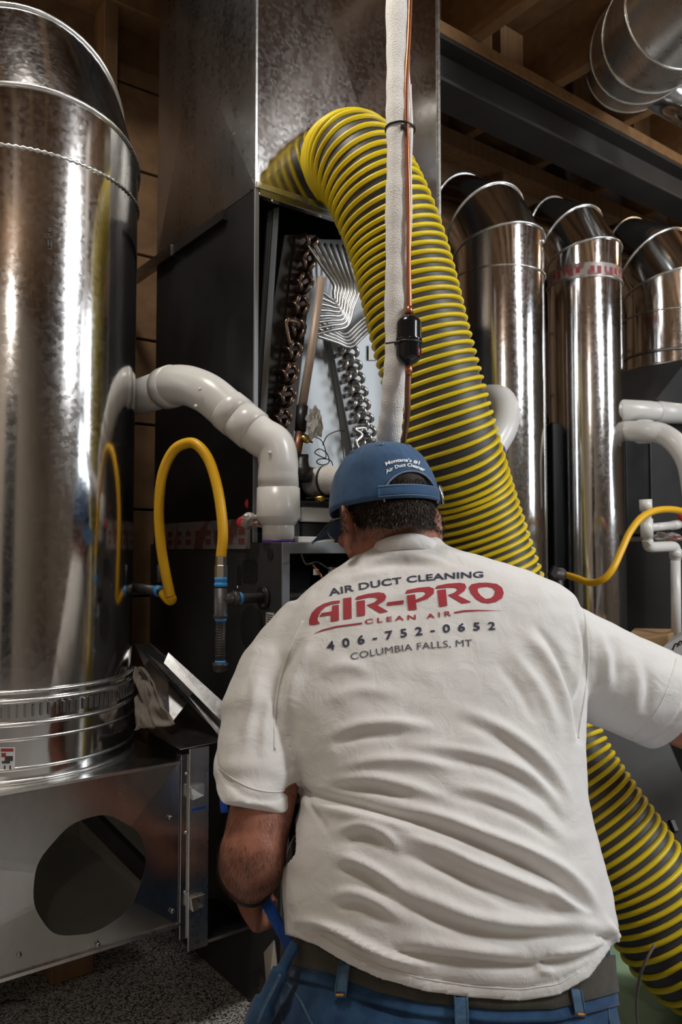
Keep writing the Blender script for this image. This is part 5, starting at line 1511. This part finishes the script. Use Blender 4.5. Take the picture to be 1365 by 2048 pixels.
# ---- belt, jeans
bm = remesh([loft(JS, list(np.linspace(1895, 2255, 40)), n=110)] +
            [ballchain([h_, h_.lerp(k_, .5), k_], (.10, .092, .072), 24) for h_, k_ in ((hipl, K1), (hipr, K2))] +
            [ballchain([k_, k_.lerp(a_, .4), a_], (.066, .064, .05), 20) for k_, a_ in ((K1, A1), (K2, A2))], .006, 6, .5)
bm.normal_update()
for v in bm.verts:
    p = v.co
    px, py = proj(p)
    k = .003 * noise.noise(Vector((p.x * 9, p.y * 9, p.z * 25))) + .002 * noise.noise(p * 30)
    v.co = p + v.normal * k
jvf = bm_out(bm); jb = BVHTree.FromBMesh(bm); bm.free()
jeans = mk('jeans', jvf, 'denim', body)
def g_low(px): return float(np.interp(px, (560, 600, 660, 760, 860, 1000, 1100, 1190, 1240), (1925, 1934, 1946, 1982, 2006, 2020, 2018, 1994, 1980)))
def band(lo_fn, h_px, grow, n=120):
    vs, fs = [], []
    for k in range(n):
        th = 2 * math.pi * k / n
        p0 = slice_pt(JS, 1960, th, 0)
        base = lo_fn(proj(p0)[0])
        for j in range(5):
            for g in ((grow,) if True else ()):
                vs.append(slice_pt(JS, base - h_px * j / 4, th, grow))
        vs.append(slice_pt(JS, base - h_px, th, grow - .004)); vs.append(slice_pt(JS, base, th, grow - .006))
    m = 7
    for k in range(n):
        for j in range(m):
            fs.append((k * m + j, k * m + (j + 1) % m, ((k + 1) % n) * m + (j + 1) % m, ((k + 1) % n) * m + j))
    return vs, fs
mk('belt', band(g_low, 74, .006), 'belt_web', body)
mk('waistband', band(lambda px: g_low(px) + 26, 30, .0035), 'denim', jeans)
def lay(px, py, off):
    d = ray(px, py).normalized()
    hit, nr, _, _ = jb.ray_cast(Vector((0, 0, CAMZ)), d)
    if hit is None: hit = P(px, py, 1.03)
    return hit - d * off
for (x0, y0, x1, y1, w) in ((690, 1918, 680, 1996, 25), (922, 1985, 925, 2062, 29), (1152, 1972, 1163, 2034, 23)):
    L_ = []
    for s in np.linspace(0, 1, 7):
        x = x0 + (x1 - x0) * s; y = y0 + (y1 - y0) * s
        o_ = .0125 + .003 * math.sin(math.pi * s)
        if s in (0.0, 1.0): o_ = .006
        L_.append((lay(x - w / 2, y, o_), lay(x + w / 2, y, o_), lay(x + w / 2, y, o_ - .004), lay(x - w / 2, y, o_ - .004)))
    vs = [p for q in L_ for p in q]
    fs = [(i * 4 + k, i * 4 + (k + 1) % 4, (i + 1) * 4 + (k + 1) % 4, (i + 1) * 4 + k) for i in range(6) for k in range(4)] + [(3, 2, 1, 0), (24, 25, 26, 27)]
    lp_ = mk('belt_loop', (vs, fs), 'denim_edge', jeans, smooth=False)
    for e_ in (-.42, .42):
        mk('edge_stitch', tube([lay(x0 + (x1 - x0) * s + w * e_, y0 + (y1 - y0) * s, .0132 + .003 * math.sin(math.pi * s)) for s in np.linspace(.08, .95, 8)], .0007, 5), 'denim_edge', lp_)
    mk('bar_tack', bar(lay(x1 - w * .3, y1 - 6, .0125), lay(x1 + w * .3, y1 - 6, .0125), .002, .002), 'thread_orange', lp_, smooth=False)
# pocket seams
for pts in ([(575, 1965), (600, 2000), (625, 2050)], [(566, 1985), (563, 2010), (566, 2050)], [(1216, 2000), (1220, 2048)], [(560, 1950), (548, 1975), (530, 2010), (515, 2045)]):
    mk('pocket_seam', tube(catmull([lay(x, y, .0015) for x, y in pts], 6), .0018, 6), 'denim_edge', jeans)
pk = [P(592, 1888, 1.11), P(574, 1920, 1.10), P(556, 1955, 1.09), P(538, 1995, 1.085), P(516, 2040, 1.085), P(500, 2090, 1.09)]
mk('pocket_flap', tube(catmull(pk, 6), [.006] * 10 + [.010] * 10 + [.014] * 11, 12, flat=1.5), 'denim', jeans)

# ---- wristband and the blue-handled tool
wb_c = W1.lerp(E1, .13); wd = (W1 - E1).normalized()
mk('wristband', tube(miter_rings([wb_c - wd * .001, wb_c + wd * .001], .0345, 32)[0], .006, 8, closed=True), 'black_rubber', body)
tl = thing('hand_tool', 'blue-handled hand tool gripped in the lowered left hand', 'tool', tool1)
mk('handle', bevel(bar(tool0, tool1, .019, .011, (0, -1, .3)), .002), 'blue_plastic', tl, smooth=False)
mk('shank', tube([tool0 - tdir * .05, tool0], .005, 12), 'nickel', tl)

# ---- short arm hair
hv, hf = [], []
abv = BVHTree.FromPolygons([tuple(v) for v in vf[0]], vf[1])
rnd = random.Random(3)
for i in range(6500):
    t = rnd.uniform(.58, 1.0); base = S1.lerp(E1, t)
    if rnd.random() < .45: base = E1.lerp(W1, rnd.uniform(0, .75))
    a = rnd.uniform(0, 2 * math.pi)
    dr_ = Vector((math.cos(a), -abs(math.sin(a)), rnd.uniform(-.5, .2))).normalized()
    hit, nr, _, _ = abv.ray_cast(base + dr_ * .12, -dr_)
    if hit is None or (hit - base).length > .09: continue
    d = (nr * .35 + Vector((rnd.uniform(-.5, .5), 0, -1)) * .8).normalized()
    s = d.cross(nr).normalized() * .00013
    k = len(hv); L_ = rnd.uniform(.006, .013)
    hv += [hit - s, hit + s, hit + d * L_]; hf.append((k, k + 1, k + 2))
mk('arm_hair', (hv, hf), 'arm_hair', body, smooth=False, kind='stuff')

# ---- hair: close-cropped cap of hair with short strands
hs_ = []
def hair_r(azm, t):
    """point of the hair shell: azimuth around the head (0 = back), t from 0 (cap rim level and above) down to the nape"""
    return None
hvs, hfs = [], []
n1, n2 = 60, 22
HCx = (-.006, 0, .022)
for i in range(n2 + 1):
    u = .050 - i / n2 * .105
    for k in range(n1 + 1):
        am = math.radians(-88 + 176 * k / n1)
        low = -.050 + .018 * max(0, abs(am) / math.radians(88)) ** 2 + .004 * math.sin(am * 9)
        uu = max(u, low)
        q = (uu - .022) / .090
        r0 = math.sqrt(max(.05, 1 - min(.94, q * q)))
        if uu < .02: r0 = max(r0, .80 + .17 * math.cos(am))
        kr = 1.0 if uu < -.006 else .962
        f_ = -.006 - .1025 * kr * r0 * math.cos(am); l_ = .0805 * kr * r0 * math.sin(am)
        if uu < -.02:
            f_ += (-.02 - uu) * .30 * math.cos(am)
        hvs.append(H(f_, l_, uu))
for i in range(n2):
    for k in range(n1):
        hfs.append((i * (n1 + 1) + k, i * (n1 + 1) + k + 1, (i + 1) * (n1 + 1) + k + 1, (i + 1) * (n1 + 1) + k))
hair = mk('hair', (hvs, hfs), 'hair_dark', body)
hb_ = BVHTree.FromPolygons([tuple(v) for v in vf[0]] + [tuple(p) for p in hvs], list(vf[1]) + [tuple(i + len(vf[0]) for i in f) for f in hfs])
def strands(name, cnt, sampler, m, len_, wid, seed):
    r_ = random.Random(seed); sv, sf = [], []
    for i in range(cnt):
        f_, l_, u_ = sampler(r_)
        o_ = H(0, 0, u_ * .4)
        tgt = H(f_, l_, u_)
        d = (tgt - o_).normalized()
        hit, nr, _, _ = hb_.ray_cast(o_ + d * .25, -d)
        if hit is None: continue
        if nr.dot(d) < 0: nr = -nr
        g = (nr * r_.uniform(.2, .6) - HU * .8 + HL * r_.uniform(-.6, .6) - HF * .1).normalized()
        s = g.cross(nr).normalized() * wid
        L_ = r_.uniform(*len_)
        k = len(sv)
        mid = hit + g * L_ * .55 + nr * L_ * .12
        sv += [hit - s, hit + s, mid + s * .8, mid - s * .8, hit + g * L_]
        sf += [(k, k + 1, k + 2, k + 3), (k + 3, k + 2, k + 4)]
    return mk(name, (sv, sf), m, hair, smooth=False, kind='stuff')
def samp_back(r_):
    am = math.radians(r_.uniform(-84, 84)); return -.12 * math.cos(am), .1 * math.sin(am), r_.uniform(-.05, -.004)
def samp_open(r_):
    am = math.radians(r_.uniform(-29, 29)); return -.12 * math.cos(am), .1 * math.sin(am), r_.uniform(-.004, .034)
def samp_side(r_):
    sg = 1; return r_.uniform(.0, .045), .1 * sg, r_.uniform(-.075, -.005)
def samp_nape(r_):
    am = math.radians(r_.uniform(-100, 100)); return -.12 * math.cos(am), .1 * math.sin(am), r_.uniform(-.085, -.045)
strands('hair_strands', 3000, samp_back, 'hair_dark', (.008, .015), .0006, 1)
strands('grey_strands', 420, samp_back, 'hair_grey', (.008, .014), .0003, 2)
strands('crown_strands', 500, samp_open, 'hair_dark', (.005, .009), .0006, 6)
strands('sideburn_strands', 420, samp_side, 'hair_grey', (.006, .013), .0004, 4)
strands('nape_stubble', 900, samp_nape, 'hair_grey', (.003, .006), .0003, 5)

# ---- baseball cap
def cap_pt(am, t, grow=0.0):
    """am: azimuth from the back (rad, + = his left), t: 0 rim .. 1 crown"""
    e = t * math.pi / 2
    r = math.cos(e) ** .78
    f_ = -(.110 + grow) * r * math.cos(am); l_ = (.0925 + grow) * r * math.sin(am)
    u_ = (.118 + grow) * math.copysign(abs(math.sin(e)) ** .92, e) - .004
    if math.cos(am) < 0: u_ += 0.0
    return H(f_, l_, u_)
AZ0 = math.radians(33)
def arch(am):
    return .23 * math.sqrt(max(0, 1 - (am / AZ0) ** 2)) if abs(am) < AZ0 else 0.0
ang = sorted(set([math.radians(x) for x in range(-180, 180, 3)] + [-AZ0 + .0005, -AZ0 - .0005, AZ0 - .0005, AZ0 + .0005] + [AZ0 * math.sin(math.radians(x)) for x in range(-88, 89, 8)]))
nt_ = 22
cvs, cfs = [], []
for am in ang:
    t0 = arch(am)
    for j in range(nt_ + 1):
        t = t0 + (0.997 - t0) * j / nt_
        wv_ = .0022 * noise.noise(Vector((am * 2.2, t * 4, 1))) + .0012 * noise.noise(Vector((am * 6, t * 9, 4)))
        # six sewn panels
        seamd = abs(((math.degrees(am) + 180) % 60) - 0)
        seamd = min(seamd, 60 - seamd)
        wv_ -= .0012 * math.exp(-(seamd / 2.0) ** 2) * (t < .97)
        cvs.append(cap_pt(am, t, wv_))
na = len(ang)
for i in range(na):
    for j in range(nt_):
        a_, b_ = i, (i + 1) % na
        cfs.append((a_ * (nt_ + 1) + j, b_ * (nt_ + 1) + j, b_ * (nt_ + 1) + j + 1, a_ * (nt_ + 1) + j + 1))
cvs, cfs = fixn((cvs, cfs))
cap_o = mk('cap', (cvs, cfs), 'cap_twill', body)
so = cap_o.modifiers.new('thickness', 'SOLIDIFY'); so.thickness = .0022; so.offset = -1
cap_bvh = BVHTree.FromPolygons([tuple(p) for p in cvs], cfs)
# piping round the opening, strap, buckle, button, eyelets
ar_ = [cap_pt(AZ0 * math.sin(math.radians(x)), arch(AZ0 * math.sin(math.radians(x))) if abs(x) < 90 else 0.0, .0012) for x in range(-90, 91, 5)]
mk('opening_binding', tube([cap_pt(-AZ0, -.02, .0012)] + ar_ + [cap_pt(AZ0, -.02, .0012)], .0016, 8), 'cap_edge', cap_o)
sv, sf = [], []
sa = [math.radians(x) for x in range(-52, 40, 3)]
for am in sa:
    for t, g in ((.0, .0035), (.035, .0042), (.07, .0042), (.105, .003), (.105, -.001), (.0, -.001)):
        sv.append(cap_pt(am, t, g))
for i in range(len(sa) - 1):
    for k in range(6): sf.append((i * 6 + k, i * 6 + (k + 1) % 6, (i + 1) * 6 + (k + 1) % 6, (i + 1) * 6 + k))
sf += [tuple(range(6)), tuple((len(sa) - 1) * 6 + k for k in reversed(range(6)))]
st = mk('strap', (sv, sf), 'cap_twill', cap_o)
for t in (.014, .092):
    mk('strap_stitch', tube([cap_pt(am, t, .0045) for am in sa[5:]], .0006, 5), 'cap_edge', st)
bk = [cap_pt(math.radians(x), t, .006) for x, t in ((-40, -.01), (-52, -.01), (-52, .12), (-40, .12))]
mk('buckle', tube(bk, .0022, 8, closed=True), 'nickel', cap_o)
sv = [cap_pt(math.radians(x), t, g) for x in (-39, -46, -53) for t, g in ((.005, .006), (.1, .006))]
mk('buckle_strap', (sv, [(0, 2, 3, 1), (2, 4, 5, 3)]), 'belt_web', cap_o)
mk('button', ellipsoid(cap_pt(0, .999, .001), AX, (.008, .008, .0035), 16, 8), 'cap_twill', cap_o)
for am in (-30, 30, 90, -90):
    q = cap_pt(math.radians(am), .66, .001); nr = (q - H(0, 0, .02)).normalized()
    mk('eyelet', ringbead(miter_rings([q, q + nr * .001], .0032, 14)[0], .0010, 6), 'cap_edge', cap_o)
# visor
bv, bf = [], []
nu, nv = 28, 8
for lay_ in (0, 1):
    for i in range(nu + 1):
        am = math.radians(180 - 62 + 124 * i / nu)
        root = (-.108 * math.cos(am), .091 * math.sin(am))
        c_ = math.cos(math.radians(-62 + 124 * i / nu))
        for j in range(nv + 1):
            s = j / nv
            f_ = root[0] + s * .088 * (c_ ** .40 if c_ > 0 else 0); l_ = root[1] * (1 + .10 * s)
            u_ = -.002 - .26 * (abs(l_) ** 2) / .09 * (1) - s * .026 - (lay_ * .003)
            bv.append(H(f_, l_, u_ + .006))
M_ = (nu + 1) * (nv + 1)
for lay_ in (0, 1):
    for i in range(nu):
        for j in range(nv):
            a_ = lay_ * M_ + i * (nv + 1) + j
            bf.append((a_, a_ + 1, a_ + nv + 2, a_ + nv + 1))
for i in range(nu):
    a_ = i * (nv + 1) + nv
    bf.append((a_, a_ + nv + 1, a_ + nv + 1 + M_, a_ + M_))
mk('visor', (bv, bf), 'cap_twill', cap_o)
mk('visor_edge', tube([bv[i * (nv + 1) + nv] for i in range(nu + 1)], .002, 6), 'cap_edge', cap_o)
# embroidery
KX = lambda x: 610 + x / 4.55
KY = lambda y: 880 + y / 4.55
def cap_line(s, x0, x1, bx_, by_, c0):
    me = text2d(s, 1.0, .03)
    k = np.polyfit(bx_, by_, 2)
    xs = [v.co.x for v in me.vertices]; a, b = min(xs), max(xs)
    def fn(x, y):
        t = (x - a) / (b - a); X = x0 + t * (x1 - x0); base = np.polyval(k, X); sl_ = np.polyval(np.polyder(k), X)
        h_ = y / .73 * c0
        return KX(X + sl_ * h_ * .7), KY(base - h_)
    wrap('embroidery', me, fn, cap_bvh, 'thread_white', cap_o, off=.0016, grid=3.0)
cap_line("Montana's #1", 740, 1042, (745, 800, 870, 940, 1035), (232, 209, 196, 198, 222), 31)
cap_line("Air Duct Cleaner", 745, 1088, (760, 850, 950, 1020, 1080), (296, 254, 241, 253, 286), 30)
# glasses
gl = mk('glasses', merge(tube(catmull([H(.0, .081, -.018), H(.04, .079, -.016), H(.085, .074, -.020)], 6), .0016, 8),
                         tube(catmull([H(.0, -.081, -.018), H(.04, -.079, -.016), H(.085, -.074, -.020)], 6), .0016, 8),
                         *[tube([H(.094, s * .04 + .027 * math.cos(t), -.026 + .019 * math.sin(t)) for t in np.linspace(0, 2 * math.pi, 24, endpoint=False)], .0013, 6, closed=True) for s in (-1, 1)],
                         tube([H(.095, -.012, -.02), H(.098, 0, -.016), H(.095, .012, -.02)], .0014, 6)), 'nickel', body)
